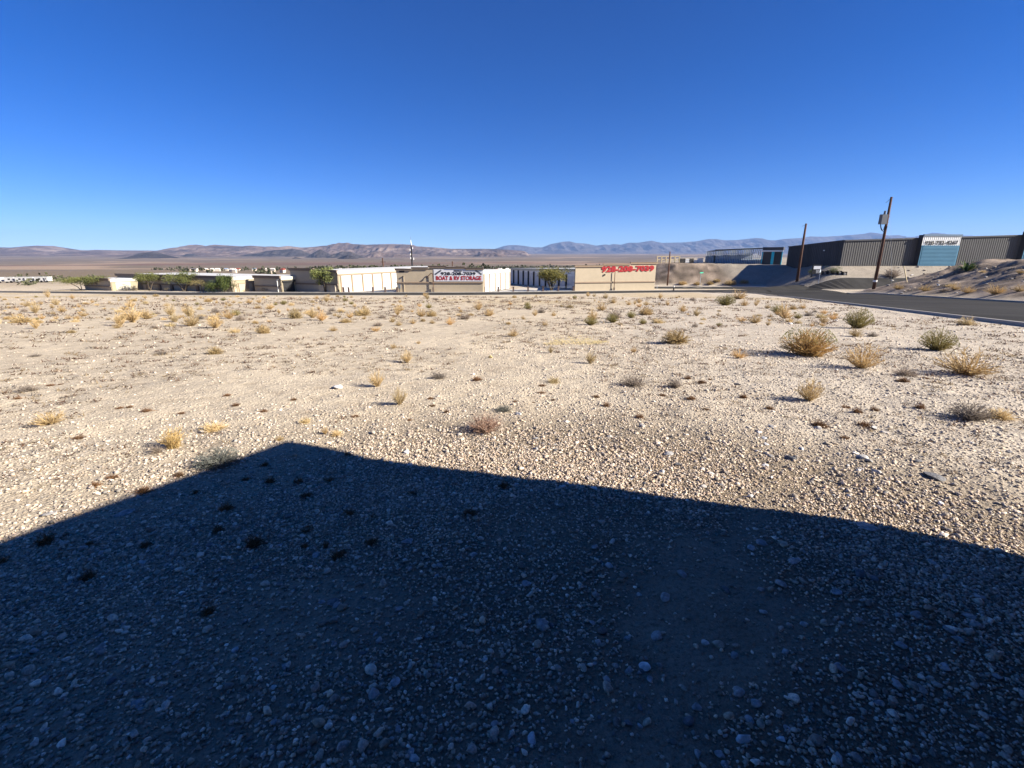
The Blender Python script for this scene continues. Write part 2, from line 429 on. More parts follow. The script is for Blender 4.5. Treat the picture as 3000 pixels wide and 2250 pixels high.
strip('concrete_apron', [(x, back_y(x)+.2) for x in np.linspace(-92, 30, 60)], [(x, back_y(x)+3.2+ (14 if -36 < x < -24 or -6 < x < 12 else 0)) for x in np.linspace(-92, 30, 60)], M_walk, .05)

# ------------------------------------------------------------------ buildings
D2 = Vector((.395, .919)); F2 = Vector((.919, -.395))
def xy(px, Y, py=855):
    p = at(px, py, Y); return Vector((p.x, p.y))
def on_wall(px, py, A, B):
    d = ray(px, py); e = B-A
    # A + s e = t (dx,dy)
    det = e.x*(-d[1]) + d[0]*e.y
    s = (-A.x*(-d[1]) - d[0]*A.y)/det
    # solve with Cramer: e.x s - d0 t = -A.x ; e.y s - d1 t = -A.y
    t = (e.x*(-A.y) - e.y*(-A.x))/(e.x*(-d[1]) + d[0]*e.y)
    s = ((-A.x)*(-d[1]) - (-d[0])*(-A.y))/(e.x*(-d[1]) + d[0]*e.y)
    return s, CAM_H + d[2]*t
def wall_n(A, B):
    e = (B-A).normalized(); return Vector((e.y, -e.x))      # faces the viewer for A left of B
def slab(m, A, B, s0, s1, z0, z1, t0, t1):
    n = wall_n(A, B); e = B-A
    a = A+e*s0; b = A+e*s1
    P = [a+n*t1, b+n*t1, b+n*t0, a+n*t0]
    z0 = z0 if hasattr(z0, '__len__') else (z0, z0); z1 = z1 if hasattr(z1, '__len__') else (z1, z1)
    m.prism(P, [z0[0], z0[1], z0[1], z0[0]], [z1[0], z1[1], z1[1], z1[0]]); return m
def wbox(name, A, B, x0, y0, x1, y1, t0, t1, mat, parent):
    ym = (y0+y1)/2; xm = (x0+x1)/2
    s0, _ = on_wall(x0, ym, A, B); s1, _ = on_wall(x1, ym, A, B)
    _, z1 = on_wall(xm, y0, A, B); _, z0 = on_wall(xm, y1, A, B)
    return slab(MB(), A, B, s0, s1, z0, z1, t0, t1).build(name, mat, parent)
def text_mesh(s, size, bold=.0, ext=.01):
    c = bpy.data.curves.new('txt', 'FONT'); c.body = s; c.size = size; c.offset = bold; c.extrude = ext; c.align_x = 'CENTER'; c.align_y = 'CENTER'; c.resolution_u = 3
    o = bpy.data.objects.new('txt', c); col.objects.link(o)
    dg = bpy.context.evaluated_depsgraph_get(); dg.update()
    me = bpy.data.meshes.new_from_object(o.evaluated_get(dg)); bpy.data.objects.remove(o); bpy.data.curves.remove(c)
    return me
def wall_text(name, s, A, B, x0, y0, x1, y1, t, mat, parent, bold=.02, rot=0, ext=.02):
    """lettering fitted into the photo-pixel box x0..x1, y0..y1 on wall A-B, standing t proud"""
    me = text_mesh(s, 1.0, bold, ext)
    co = np.array([v.co[:] for v in me.vertices]); lo = co.min(0); hi = co.max(0)
    s0, z0 = on_wall(x0, (y0+y1)/2, A, B); s1, _ = on_wall(x1, (y0+y1)/2, A, B)
    _, zt_ = on_wall((x0+x1)/2, y0, A, B); _, zb = on_wall((x0+x1)/2, y1, A, B)
    L = (B-A).length; W = (s1-s0)*L; H = zt_-zb
    e = (B-A).normalized(); n = wall_n(A, B); c0 = A+(B-A)*((s0+s1)/2) + n*t; zc = (zt_+zb)/2
    q = (co-(lo+hi)/2)/(hi-lo+1e-9); X = q[:, 0]*W; Y = q[:, 1]*H
    if rot:
        X, Y = X*math.cos(rot)-Y*math.sin(rot), X*math.sin(rot)+Y*math.cos(rot)
    V = np.stack([c0.x+e.x*X+n.x*q[:, 2]*ext*2, c0.y+e.y*X+n.y*q[:, 2]*ext*2, zc+Y], 1)
    me.vertices.foreach_set('co', V.astype(np.float32).ravel()); me.update()
    o = link(name, me, mat, parent); o.matrix_parent_inverse = parent.matrix_basis.inverted() if parent.type == 'EMPTY' else Matrix()
    return o
def solve_px(P, D, px, lo=0, hi=300):
    f = lambda t: (lambda q: (q.x/q.y))(P+D*t)
    tgt = (px-1500)/FPX/ray(px, 850)[1]
    for _ in range(60):
        m_ = .5*(lo+hi)
        if (f(m_)-tgt)*(f(lo)-tgt) > 0: lo = m_
        else: hi = m_
    return .5*(lo+hi)
def quad_wall(mb, A, B, t, z0, z1): return slab(mb, A, B, 0, 1, z0, z1, -t, 0)

def row_doors(root, A, B, n, z0, zt0, zt1, mat_d, mat_j, frac=.80, name='roll_up_door'):
    for i in range(n):
        s0 = (i+.07)/n; s1 = (i+.07+frac)/n
        zz = zt0+(zt1-zt0)*(i+.5)/n
        d = slab(MB(), A, B, s0, s1, z0+.02, zz, .0, .03).build(name, mat_d, root)
        s = MB()
        for h in np.arange(z0+.55, zz-.2, .55): slab(s, A, B, s0, s1, h, h+.05, .03, .055)
        s.build('rib', mat_d, d)
    for i in range(n+1):
        slab(MB(), A, B, (i-.05)/n, (i+.05)/n, z0-.05, max(zt0, zt1)+.1, 0, .12).build('door_jamb', M_belt, root)

# --- storage building with the banner
def sign_building():
    A = xy(1164, 100.3); B = xy(1415, 100.0); zb = -5.9
    root = tag(empty('storage_building', (A.x, A.y, zb)), 'tan stucco storage building with a stepped parapet carrying the large renting banner', 'building')
    Bk = B + D2*14; Ak = A + D2*14
    top = zat(785, 100)
    s = [0, .19, .385, .575, .79, 1.0]; tops = [zat(y, 100.1) for y in (787.5, 783.5, 779, 781.5, 785.5)]
    for i in range(5):
        w = slab(MB(), A, B, s[i], s[i+1], zb, tops[i]-.12, -.3, 0).build('front_wall', M_tan, root)
    for i in range(5):
        e0 = s[i] + (.012 if i and tops[i] < tops[i-1] else -.012); e1 = s[i+1] + (.012 if i == 4 or tops[i+1] < tops[i] else -.012)
        c = MB(); slab(c, A, B, e0, e1, tops[i]-.36, tops[i]-.02, .0, .22); slab(c, A, B, e0, e1, tops[i]-.02, tops[i]+.06, -.35, .30)
        c.build('cornice', M_trim, root)
    bm = MB(); slab(bm, A, B, -.004, 1.004, zat(829.5, 100.1), zat(826, 100.1), 0, .16); bm.build('belt_course', M_belt, root)
    # right side with the roll-up doors, roof
    zr = zat(793, 100)
    sw = MB(); slab(sw, B, Bk, 0, 1, zb, zr-.02, -.25, 0); sw.build('side_wall', M_side, root)
    sw = MB(); slab(sw, B, Bk, 0, 1.01, zr-.75, zr, .0, .12); sw.build('fascia', M_fascia, root)
    row_doors(root, B+D2*.6, Bk, 5, zb, zr-.85, zr-.85, M_door, M_trim)
    MB().prism([A-Vector((0, -.3)), B-Vector((0, -.3)), Bk, Ak], zr-.3, zr-.05).build('roof', M_tin, root)
    slab(MB(), Ak, Bk, 0, 1, zb, zr-.3, 0, .2).build('back_wall', M_tan, root)
    # details on the front
    wbox('address_plate', A, B, 1170, 793, 1184.5, 798, 0, .06, M_dark, root)
    wbox('downpipe', A, B, 1183, 809, 1184.6, 856, 0, .1, M_cream, root)
    wbox('wall_light', A, B, 1180, 808.5, 1182.5, 812, 0, .25, M_dark, root)
    # banner
    bn = wbox('renting_banner', A, B, 1271, 788.5, 1415.5, 824.3, .01, .06, M_banner, None)
    tag(bn, 'long white renting banner with black phone number and red BOAT & RV STORAGE lettering', 'banner')
    wall_text('phone_number', '928-208-7039', A, B, 1291.5, 797, 1393.5, 806.5, .075, M_blackl, bn, .035)
    wall_text('storage_lettering', 'BOAT & RV STORAGE', A, B, 1277.5, 808.5, 1410.5, 821, .075, M_red, bn, .035)
    wall_text('renting_lettering', 'RENTING', A, B, 1330, 791.5, 1353, 795.8, .075, M_blackl, bn, .02)
    wall_text('renting_lettering', 'RENTING', A, B, 1273, 795.5, 1295, 800, .075, M_blackl, bn, .02, math.radians(33))
    wall_text('renting_lettering', 'RENTING', A, B, 1391, 795.5, 1413, 800, .075, M_blackl, bn, .02, math.radians(-33))
    # bent pipe standing against the wall
    n = wall_n(A, B); sp, _ = on_wall(1270, 840, A, B); p = A+(B-A)*sp + n*.32; e = (B-A).normalized()
    zt_ = zat(800.5, 100)
    pts = [(p.x, p.y, zb), (p.x, p.y, zt_-.9)]
    for k in range(7):
        a = k/6*math.radians(140); pts.append((p.x-e.x*.28*(1-math.cos(a)), p.y-e.y*.28*(1-math.cos(a)), zt_-.35+.35*math.sin(a)))
    pts.append((p.x-e.x*1.25, p.y-e.y*1.25, zat(813, 100)))
    b = empty('bent_pipe', (p.x, p.y, zb)); tag(b, 'dark bent pipe post rising beside the banner on the tan wall', 'pipe')
    MB().tube(pts, .075, 8).build('pipe', M_wood, b); MB().box((p.x, p.y-.05, zb+.55), (.38, .35, 1.1)).build('valve_box', M_trim, b)
    MB().tube([pts[-1], (pts[-1][0]-e.x*.12, pts[-1][1], pts[-1][2]-.15)], [.13, .16]).build('nozzle', M_dark, b)
    # small post and keypad
    kp = xy(1171, 99.5); k = empty('keypad_post', (kp.x, kp.y, zt(kp.x, kp.y))); tag(k, 'small grey keypad box on a post at the left corner of the banner building', 'keypad')
    MB().box((kp.x, kp.y, -5.4), (.18, .18, 1.1)).build('post', M_trim, k); MB().box((kp.x, kp.y-.03, -4.6), (.42, .3, .85)).build('keypad_box', M_trans, k)
sign_building()

# --- storage building with the red number
def number_building():
    A = xy(1684, 103.8, 853); B = xy(1917, 108.2, 848); zb = -6.3
    root = tag(empty('storage_building', (A.x, A.y, zb)), 'cream stucco storage building with a red phone number on its front', 'building')
    s = [0, .34, .68, 1.0]; tops = [zat(778, 104.5), zat(773, 106), zat(769, 107.6)]
    for i in range(3):
        slab(MB(), A, B, s[i], s[i+1], zb, tops[i]-.1, -.3, 0).build('front_wall', M_cream, root)
        c = MB(); e0 = s[i]-.012; e1 = s[i+1]+(.012 if i == 2 else -.012)
        if i == 2: e0 = s[i]-.012
        slab(c, A, B, e0, e1, tops[i]-.32, tops[i]-.02, 0, .22); slab(c, A, B, e0, e1, tops[i]-.02, tops[i]+.06, -.35, .3)
        c.build('cornice', M_belt, root)
    slab(MB(), A, B, -.004, 1.004, zat(828, 106)-.0, zat(824.5, 106), 0, .16).build('belt_course', M_belt, root)
    # gaps in the left row: shaded wall with doors
    P = at(1682, 840, 117); Q = at(1493, 820, 160)
    Pq = Vector((P.x, P.y)); Qq = Vector((Q.x, Q.y)); zg = -6.9
    zr0, zr1 = zat(788.5, 117), zat(786.5, 160)
    slab(MB(), Qq, Pq, 0, 1, zg-.4, (zr1-.05, zr0-.05), -.25, 0).build('side_wall', M_white2, root)
    nD = 11
    for i in range(nD):
        s0 = 1-(1-i/nD)**1.0; 
        a = (i+.10)/nD; b_ = (i+.9)/nD
        d = slab(MB(), Qq, Pq, a, b_, zg-.2, (zr1-.75), 0, .04).build('roll_up_door', M_door, root)
        r_ = MB()
        for h in np.arange(zg+.4, zr1-1.0, .6): slab(r_, Qq, Pq, a, b_, h, h+.05, .04, .06)
        r_.build('rib', M_door, d)
        slab(MB(), Qq, Pq, (i-.06)/nD, (i+.07)/nD, zg-.3, zr1-.35, 0, .3).build('pilaster', M_dark, root)
    slab(MB(), Qq, Pq, 0, 1.0, (zr1-.5, zr0-.5), (zr1+.05, zr0+.05), .0, .25).build('fascia', M_fascia, root)
    MB().prism([Qq, Pq, A+Vector((0, .4)), B+Vector((0, .4)), B+Vector((.12, 1))*34, Qq+Vector((22, 4))], [zr1, zr0, zr0, zr0, zr1, zr1], [zr1+.12, zr0+.12, zr0+.12, zr0+.12, zr1+.12, zr1+.12]).build('roof', M_tin, root)
    slab(MB(), Pq, A+Vector((0, .3)), 0, 1, zb, zr0-.05, -.2, 0).build('return_wall', M_cream, root)
    NB = B+Vector((.12, 1))*34; slab(MB(), B, NB, 0, 1, zb-1.5, tops[2]-.8, -.2, 0).build('side_wall', M_cream, root)
    wall_text('phone_number', '928-208-7039', A, B, 1762, 779, 1916, 796.5, .05, M_red, root, .05, math.radians(.8), .06)
    wbox('wall_light', A, B, 1769.5, 803, 1772.5, 807, 0, .25, M_dark, root)
    n = wall_n(A, B); sp, _ = on_wall(1798, 830, A, B); p = A+(B-A)*sp+n*.35
    b = empty('bent_pipe', (p.x, p.y, zb)); tag(b, 'dark straight pipe post standing against the wall below the red phone number', 'pipe')
    MB().tube([(p.x, p.y, zb), (p.x, p.y, zat(795, 106))], .07).build('pipe', M_wood, b); MB().box((p.x, p.y, zb+.6), (.3, .3, .9)).build('valve_box', M_trim, b)
number_building()

# --- staggered buildings on the left: front in shade, right side in the sun
def stagger(label, pxR, YR, pxL, depth, pytop, trim_band=True, side_px=None, low=.0, front_mat=M_taupe, side='doors', nd=7, top2=None):
    R = xy(pxR, YR); t = solve_px(R, -F2, pxL); L = R - F2*t
    zb = zsmooth(R.x, R.y)-.25; zt_ = zat(pytop, YR)
    root = tag(empty('storage_building', (L.x, L.y, zb)), label, 'building')
    slab(MB(), L, R, 0, 1, zb-.6, zt_-.1, -.3, 0).build('front_wall', front_mat, root)
    if top2:
        zz = zat(top2[0], YR); slab(MB(), L, R, 0, top2[1], zt_-.1, zz-.1, -.3, 0).build('parapet', front_mat, root)
        c = MB(); slab(c, L, R, -.01, top2[1]+.01, zz-.5, zz-.02, 0, .25); slab(c, L, R, -.01, top2[1]+.01, zz-.02, zz+.06, -.35, .34); c.build('cornice', M_trim, root)
        e0 = top2[1]-.02
    else: e0 = -.01
    c = MB(); slab(c, L, R, e0, 1.01, zt_-.5, zt_-.02, 0, .25); slab(c, L, R, e0, 1.01, zt_-.02, zt_+.06, -.35, .34); c.build('cornice', M_trim, root)
    hh = zt_-zb
    slab(MB(), L, R, -.004, 1.002, zb+hh*.36, zb+hh*.43, 0, .18).build('belt_course', M_trim, root)
    Rk = R + D2*depth; Lk = L + D2*depth; zr = zt_-.25
    slab(MB(), R, Rk, 0, 1, zb-.6, zr, -.25, 0).build('side_wall', M_side, root)
    slab(MB(), R, Rk, 0, 1.0, zr-.55, zr+.03, 0, .14).build('fascia', M_fascia, root)
    slab(MB(), Lk, Rk, 0, 1, zb-.6, zr-.1, 0, .2).build('back_wall', M_tan, root)
    MB().prism([L+D2*.3, R+D2*.3, Rk, Lk], zr-.12, zr+.08).build('roof', M_tin, root)
    return root, L, R, Rk, Lk, zb, zt_
rB, L, R, Rk, Lk, zb, ztp = stagger('taupe storage building with a green tree before it and a row of seven white doors', 992, 99.6, 856, 48, 792, top2=(787.5, .52))
Rd = R + D2*1.0; t_end = 24.5
row_doors(rB, Rd, R+D2*t_end, 7, zb+.0, ztp-1.15, ztp-1.15, M_door, M_trim)
row_doors(rB, R+D2*(t_end+.4), R+D2*47, 6, zb+.0, ztp-1.15, ztp-1.15, M_door, M_trim)
slab(MB(), R, R+D2*47, 0, 1, ztp-1.06, ztp-.96, .0, .16).build('trim_line', M_belt, rB)
for q0 in (.62, .86): slab(MB(), L, R, q0, q0+.1, zb, zb+(ztp-zb)*.36, 0, .35).build('pier', M_taupe, rB)
rC, L, R, Rk, Lk, zb, ztp = stagger('low stucco storage building with a tall dark roll-up door on its sunny side', 826, 100.6, 748, 30, 809, side='plain')
dk = slab(MB(), R+D2*.5, R+D2*3.4, 0, 1, zb-.1, ztp-1.25, 0, .05).build('roll_up_door', M_dark, rC)
hd = slab(MB(), R+D2*.35, R+D2*3.6, 0, 1, ztp-1.25, ztp-.95, 0, .3).build('door_hood', M_dark, rC)
MB().tube([(R.x-.9*F2.x, R.y-.9*F2.y-.18, zb+.2), (R.x-.9*F2.x, R.y-.9*F2.y-.18, ztp-.75), (R.x-.3, R.y-.1, ztp-.6)], .07).build('downpipe', M_white, rC)
rD, L, R, Rk, Lk, zb, ztp = stagger('long low stucco storage row behind roadside trees with small garage doors on its sunny side', 682, 100.8, 352, 15, 810, side='plain')
for a, b_, h in ((.35, 1.1, 1.75), (1.5, 3.3, 1.9), (3.7, 5.0, 1.95)):
    fr_ = MB(); q = R+D2*a; q2 = R+D2*b_
    slab(fr_, q, q2, 0, 1, zb+h, zb+h+.14, 0, .12); slab(fr_, q, q+D2*.12, 0, 1, zb, zb+h, 0, .12); slab(fr_, q2-D2*.12, q2, 0, 1, zb, zb+h, 0, .12)
    fr_.build('door_frame', M_belt, rD); slab(MB(), q+D2*.12, q2-D2*.12, 0, 1, zb, zb+h, 0, .03).build('garage_door', M_cream, rD)
for q0 in np.linspace(.06, .94, 9): slab(MB(), L, R, q0, q0+.018, zb-.5, zb+(ztp-zb)*.36, 0, .4).build('pier', M_trim, rD)
rE, L, R, Rk, Lk, zb, ztp = stagger('leftmost low stucco storage building with a bright sunny side', 328, 107, 251, 12, 816, side='plain')
slab(MB(), R+D2*1, R+D2*4, 0, 1, zb, zb+2.0, 0, .05).build('roll_up_door', M_fascia, rE)

# --- pillar and rail fences on the frontage
def fence(pxs, label, skip=()):
    pts = []
    for px in pxs:
        x = xy(px, 99.9).x
        y = float(back_y(np.array(x)))+1.0
        x = xy(px, y).x; pts.append((x, y))
    r = tag(empty('pillar_fence', (pts[0][0], pts[0][1], zsmooth(*pts[0]))), label, 'fence')
    for x, y in pts: 
        z = zsmooth(x, y); p_ = MB().box((x, y, z+.45), (.34, .34, 1.25)).build('pillar', M_pillar, r); MB().box((x, y, z+1.1), (.4, .4, .08)).build('pillar_cap', M_pillar, p_)
    for i in range(len(pts)-1):
        if i in skip: continue
        a, b_ = pts[i], pts[i+1]; za, zb_ = zsmooth(*a), zsmooth(*b_)
        for h, rr in ((.95, .018), (.16, .03)): MB().tube([(a[0], a[1], za+h), (b_[0], b_[1], zb_+h)], rr, 5).build('rail', M_steel, r)
fence((1007, 1022, 1093, 1129, 1163.5), 'brown pillar fence before the row of white doors left of the banner', (1,))
fence((1419, 1460, 1504, 1547, 1591, 1636, 1680), 'brown pillar fence across the drive between the two numbered buildings', ())

# --- dark ribbed storage building on the cut pad
def ribbed(m, A, B, s0, s1, z0, z1, pitch, dep, t=0):
    e = B-A; Ln = e.length; n = max(2, int((s1-s0)*Ln/pitch)); nn = wall_n(A, B)
    prof = []
    for i in range(n):
        for f_, o_ in ((0, 0), (.55, 0), (.68, dep), (.87, dep)): prof.append((s0+(s1-s0)*(i+f_)/n, o_))
    prof.append((s1, 0)); base = len(m.v)
    f0 = lambda z, s: z if not hasattr(z, '__len__') else z[0]+(z[1]-z[0])*s
    for s_, o_ in prof:
        p = A+e*s_+nn*(o_+t); m.v.append((p.x, p.y, f0(z0, s_))); m.v.append((p.x, p.y, f0(z1, s_)))
    for i in range(len(prof)-1): m.f.append((base+2*i, base+2*i+2, base+2*i+3, base+2*i+1))
    return m
def dark_building():
    A = xy(2461, 121, 780); zA = at(2466, 703.5, 121).z; R_ = xy(2985, 126.5, 770); zR = at(2985, 688, 126.5).z
    e = (R_-A); B = A + e*1.9; zB = zA+(zR-zA)*1.9
    root = tag(empty('storage_building', (A.x, A.y, -1.3)), 'long dark grey ribbed steel storage building on the raised pad', 'building')
    tops = (zA, zB); core = -1.6
    n = wall_n(A, B); En = -n
    t = solve_px(A, En, 2292); C = A+En*t; Bb = B+En*t
    zC = at(2292, 722.5, C.y).z
    L_ = (B-A).length
    pops = []
    for x0, x1 in ((2682, 2791), (2981, 3096)):
        s0, _ = on_wall(x0, 740, A, B); s1, _ = on_wall(x1, 740, A, B); pops.append((s0, s1))
    segs = [(0, pops[0][0]), (pops[0][1], pops[1][0]), (pops[1][1], 1)]
    for a, b_ in segs:
        z1 = (zA+(zB-zA)*a, zA+(zB-zA)*b_)
        P0 = A+(B-A)*a; P1 = A+(B-A)*b_
        ribbed(MB(), P0, P1, 0, 1, core, z1, .62, .07).build('ribbed_wall', M_grey, root)
        slab(MB(), P0, P1, 0, 1, (z1[0]-.28, z1[1]-.28), (z1[0]+.06, z1[1]+.06), .11, .3).build('coping', M_cap, root)
    inner = 0.3
    MB().prism([A+En*inner, B+En*inner, Bb-En*.1, C-En*.1], core, [zA-.1, zB-.1, zC+.6, zC-.1]).build('wall_core', M_greyd, root)
    ribbed(MB(), C, A, 0, 1, core-.5, (zC, zA), .62, .08).build('end_wall', M_greyd, root)
    slab(MB(), C, A, 0, 1, (zC-.2, zA-.2), (zC+.05, zA+.05), .08, .2).build('coping', M_cap, root)
    MB().prism([A, B, Bb, C], [zA-.08, zB-.08, zC+.62, zC-.08], [zA, zB, zC+.7, zC]).build('roof', M_cap, root)
    MB().box((A.x*.7+C.x*.3-.15, A.y*.7+C.y*.3, zC-1.2), (.25, .35, .25)).build('wall_light', M_white, root)
    for (s0, s1), num in zip(pops, ('928-732-4267', '928-732-4267')):
        P0 = A+(B-A)*s0; P1 = A+(B-A)*s1; proud = 1.25
        a_, b_ = P0+n*proud, P1+n*proud
        px_m = 2738
        zt_ = at(2738, 687, (P0.y+P1.y)/2).z; zc = at(2738, 692.5, P0.y).z; zw = at(2738, 719.5, P0.y).z
        if s0 > pops[0][0]: d_ = (zB-zA)*(s0-pops[0][0]); zt_ += d_; zc += d_; zw += d_
        pr = slab(MB(), P0, P1, 0, 1, core, zt_-.15, .0, proud-.02).build('door_bay', M_greyd, root)
        slab(MB(), a_, b_, -.01, 1.01, zc, zt_, -.1, .22).build('coping', M_bluecap, pr)
        ribbed(MB(), a_, b_, 0, 1, zw, zc, .55, .08).build('white_panel', M_white, pr)
        dr = slab(MB(), a_, b_, .03, .97, core, zw-.02, -.01, .06).build('roll_up_door', M_blue, root)
        nsl = 17
        for k_ in range(nsl):
            h = core+(zw-core)*k_/nsl
            slab(MB(), a_, b_, .03, .97, h+.06, h+(zw-core)/nsl-.05, .06, .17).build('slat', M_blue, dr)
        for q0, q1 in ((-.002, .03), (.97, 1.002)): slab(MB(), a_, b_, q0, q1, core, zw, 0, .1).build('door_jamb', M_blue, dr)
        m_ = text_mesh(num, 1, .02, .02); co = np.array([v.co[:] for v in m_.vertices]); lo = co.min(0); hi = co.max(0); q = (co-(lo+hi)/2)/(hi-lo)
        W = (P1-P0).length*.87; H = (zc-zw)*.42; ee = (P1-P0).normalized(); c0 = (a_+b_)/2+n*.13
        V = np.stack([c0.x+ee.x*q[:, 0]*W+n.x*q[:, 2]*.06, c0.y+ee.y*q[:, 0]*W+n.y*q[:, 2]*.06, zw+(zc-zw)*.30+q[:, 1]*H+q[:, 0]*W*.015], 1)
        m_.vertices.foreach_set('co', V.astype(np.float32).ravel()); m_.update()
        o = link('phone_number', m_, M_blackl, pr)
dark_building()

# --- open steel frame building and cyan gate
def frame_building():
    R_ = xy(2246, 152, 772); L_ = xy(2092, 166, 772); E_ = xy(2066, 184, 772)
    zb = -1.2
    zR, zL, zE = at(2236, 727, 152).z, at(2092, 733, 166).z, at(2066, 738, 184).z
    root = tag(empty('steel_frame_building', (L_.x, L_.y, zb)), 'unfinished steel frame building with open upper studs left of the cyan doors', 'building')
    off = (E_-L_)
    Rb = R_+off
    def studs(A, B, za, zb1, n, w):
        for i in range(n+1):
            s = i/n; p = A+(B-A)*s; z1 = za+(zb1-za)*s
            MB().box((p.x, p.y, (zb+z1)/2), (w, w, z1-zb)).build('stud', M_steel, root)
    studs(L_, R_, zL, zR, 30, .2); studs(E_, L_, zE, zL, 6, .2); studs(E_, Rb, zE, zR+.3, 24, .22)
    for h in (.42, .72):
        MB().tube([(L_.x, L_.y, zb+(zL-zb)*h), (R_.x, R_.y, zb+(zR-zb)*h)], .07, 5).build('girt', M_steel, root)
    # lower sheeting on the back, roof and eave
    slab(MB(), E_, Rb, 0, 1, zb, (zb+(zE-zb)*.66, zb+(zR-zb)*.66), -.2, -.14).build('back_sheeting', M_sheet, root)
    MB().prism([L_, R_, Rb, E_], [zL, zR, zR+.3, zE], [zL+.14, zR+.14, zR+.44, zE+.14]).build('roof', M_sheet, root)
    slab(MB(), L_, R_, 0, 1, (zL-.15, zR-.15), (zL+.2, zR+.2), 0, .12).build('eave', M_cap, root)
    slab(MB(), L_, R_, 0, 1, zb, zb+(zL-zb)*.38, -.35, -.3).build('lower_sheeting', M_sheet, root)
    # cyan gate
    A = xy(2229, 149, 772); B = xy(2289, 146, 772); zt_ = at(2258, 733, 147.5).z
    g_ = tag(empty('cyan_gate', (A.x, A.y, zb)), 'bright cyan door frame with two dark bays beside the dark building', 'gate')
    for s0, s1 in ((0, .045), (.47, .60), (.955, 1)): slab(MB(), A, B, s0, s1, zb, zt_, 0, .35).build('post', M_cyan, g_)
    slab(MB(), A, B, -.01, 1.01, zt_-.45, zt_, .0, .4).build('header', M_white, g_)
    for s0, s1 in ((.05, .47), (.60, .955)): slab(MB(), A, B, s0, s1, zb, zt_-.45, -.3, -.1).build('door_panel', M_greyd, g_)
    slab(MB(), A, B, -.01, 1.01, zb-.1, zb+.12, .0, .4).build('sill', M_conc, g_)
    slab(MB(), A, B, 0, 1, zt_-.02, zt_+.9, -6, -.35).build('roof_block', M_cap, g_)
frame_building()
# stacked panels and scaffold on the pad, far left of the frame
for i, (a, b_, y0, y1, mt, lb) in enumerate(((1994, 2007, 757, 773, M_dark, 'dark panel stack beside the tan scaffold'), (2008, 2019, 758, 772, M_white2, 'white panel stack between two dark stacks on the pad'), (2020, 2032, 757, 773, M_dark, 'dark panel stack in the middle of the pad edge row'), (2033, 2044, 762, 773, M_white2, 'low white tarpaulin heap on the pad edge'), (2046, 2060, 756, 773, M_white2, 'tall white wrapped load next to the steel frame building'))):
    A = xy(a, 170, 765); B = xy(b_, 170, 765)
    o = tag(empty('panel_stack', (A.x, A.y, -1.1)), lb, 'stack')
    zt_ = at(a, y0, 170).z
    for k in range(4): slab(MB(), A, B, .03*(k % 2), 1-.04*((k+1) % 2), -1.2+(zt_+1.2)*k/4, -1.2+(zt_+1.2)*(k+1)/4-.05, -.9-.1*k, .1*(k % 2)).build('panel', mt, o)
sc = xy(1925, 172, 765); s2 = xy(1990, 172, 765); o = tag(empty('scaffold', (sc.x, sc.y, -1.2)), 'tan open scaffold frame on the bank above the red number building', 'scaffold')
for k in range(6):
    p = sc+(s2-sc)*k/5; MB().box((p.x, p.y, .05), (.35, .35, 2.5)).build('upright', M_woodp, o)
for h in (.1, 1.2): MB().tube([(sc.x, sc.y, h), (s2.x, s2.y, h)], .12, 5).build('rail', M_woodp, o)

# ------------------------------------------------------------------ poles, signs, small street furniture
def util_pole(name, base_px, base_py, top_px, top_py, Y, r0, r1, label):
    b = at(base_px, base_py, Y); t = at(top_px, top_py, Y); z0 = zt(b.x, b.y)-.3
    o = tag(empty(name, (b.x, b.y, z0)), label, 'utility pole')
    MB().tube([(b.x, b.y, z0), (b.x+.02, b.y, (z0+t.z)/2), (t.x*.3+b.x*.7, b.y, t.z)], [r0, (r0+r1)/2, r1], 12).build('pole_shaft', M_wood, o, True)
    return o, b, t
o, b, t = util_pole('utility_pole', 2562, 833, 2610, 577, 92, .30, .19, 'tall wooden utility pole with a grey transformer box at the drive')
bx_ = at(2586, 643, 92)
tr = MB().box((bx_.x, b.y-.1, bx_.z), (1.0, .8, 1.7)).build('transformer', M_trans, o)
MB().tube([(bx_.x+.1, b.y-.1, bx_.z+.85), (bx_.x+.1, b.y-.1, bx_.z+1.5)], [.22, .16]).build('bushing', M_trans, tr)
MB().box((bx_.x-.55, b.y-.1, bx_.z+.75), (.12, .5, .25)).build('lug', M_trans, tr)
for h in (.45, -.55): MB().box((bx_.x+.75, b.y-.05, bx_.z+h), (.75, .12, .12)).build('bracket', M_trans, tr)
for rr, dz, y_ in ((.95, -1.1, .05), (.62, -.95, .12)):
    pts = [(bx_.x-.45+ (1-math.cos(a))*rr*.72, b.y-.3+y_, bx_.z-.1+dz*math.sin(a)*1.25-.55*(1-math.cos(a))) for a in np.linspace(0, math.pi, 12)]
    MB().tube(pts, .05, 6).build('cable', M_dark, o)
MB().tube([(t.x*.3+b.x*.7, b.y, t.z-.2), (b.x-.6, b.y, t.z-.75), (b.x-.9, b.y, t.z-1.0)], .035, 5).build('guy_stub', M_dark, o)
MB().tube([(t.x*.3+b.x*.7, b.y, t.z-1), (b.x+6.5, b.y+4, zt(b.x+6.5, b.y+4))], .012, 4).build('guy_wire', M_steel, o)
MB().tube([(b.x, b.y, b.z+.45), (b.x, b.y, b.z+.8)], .34, 12).build('band', M_white, o)
o, b, t = util_pole('utility_pole', 2335, 823, 2363, 655, ground(2335, 823).y, .36, .22, 'dark wooden utility pole standing on the grey gravel slope')
MB().tube([(b.x+.1, b.y, t.z-.2), (b.x-.9, b.y, t.z-.7)], .03, 5).build('guy_stub', M_dark, o)
o, b, t = util_pole('utility_pole', 1955, 836, 1962, 737, 140, .22, .16, 'slim brown utility pole beside the red number building')
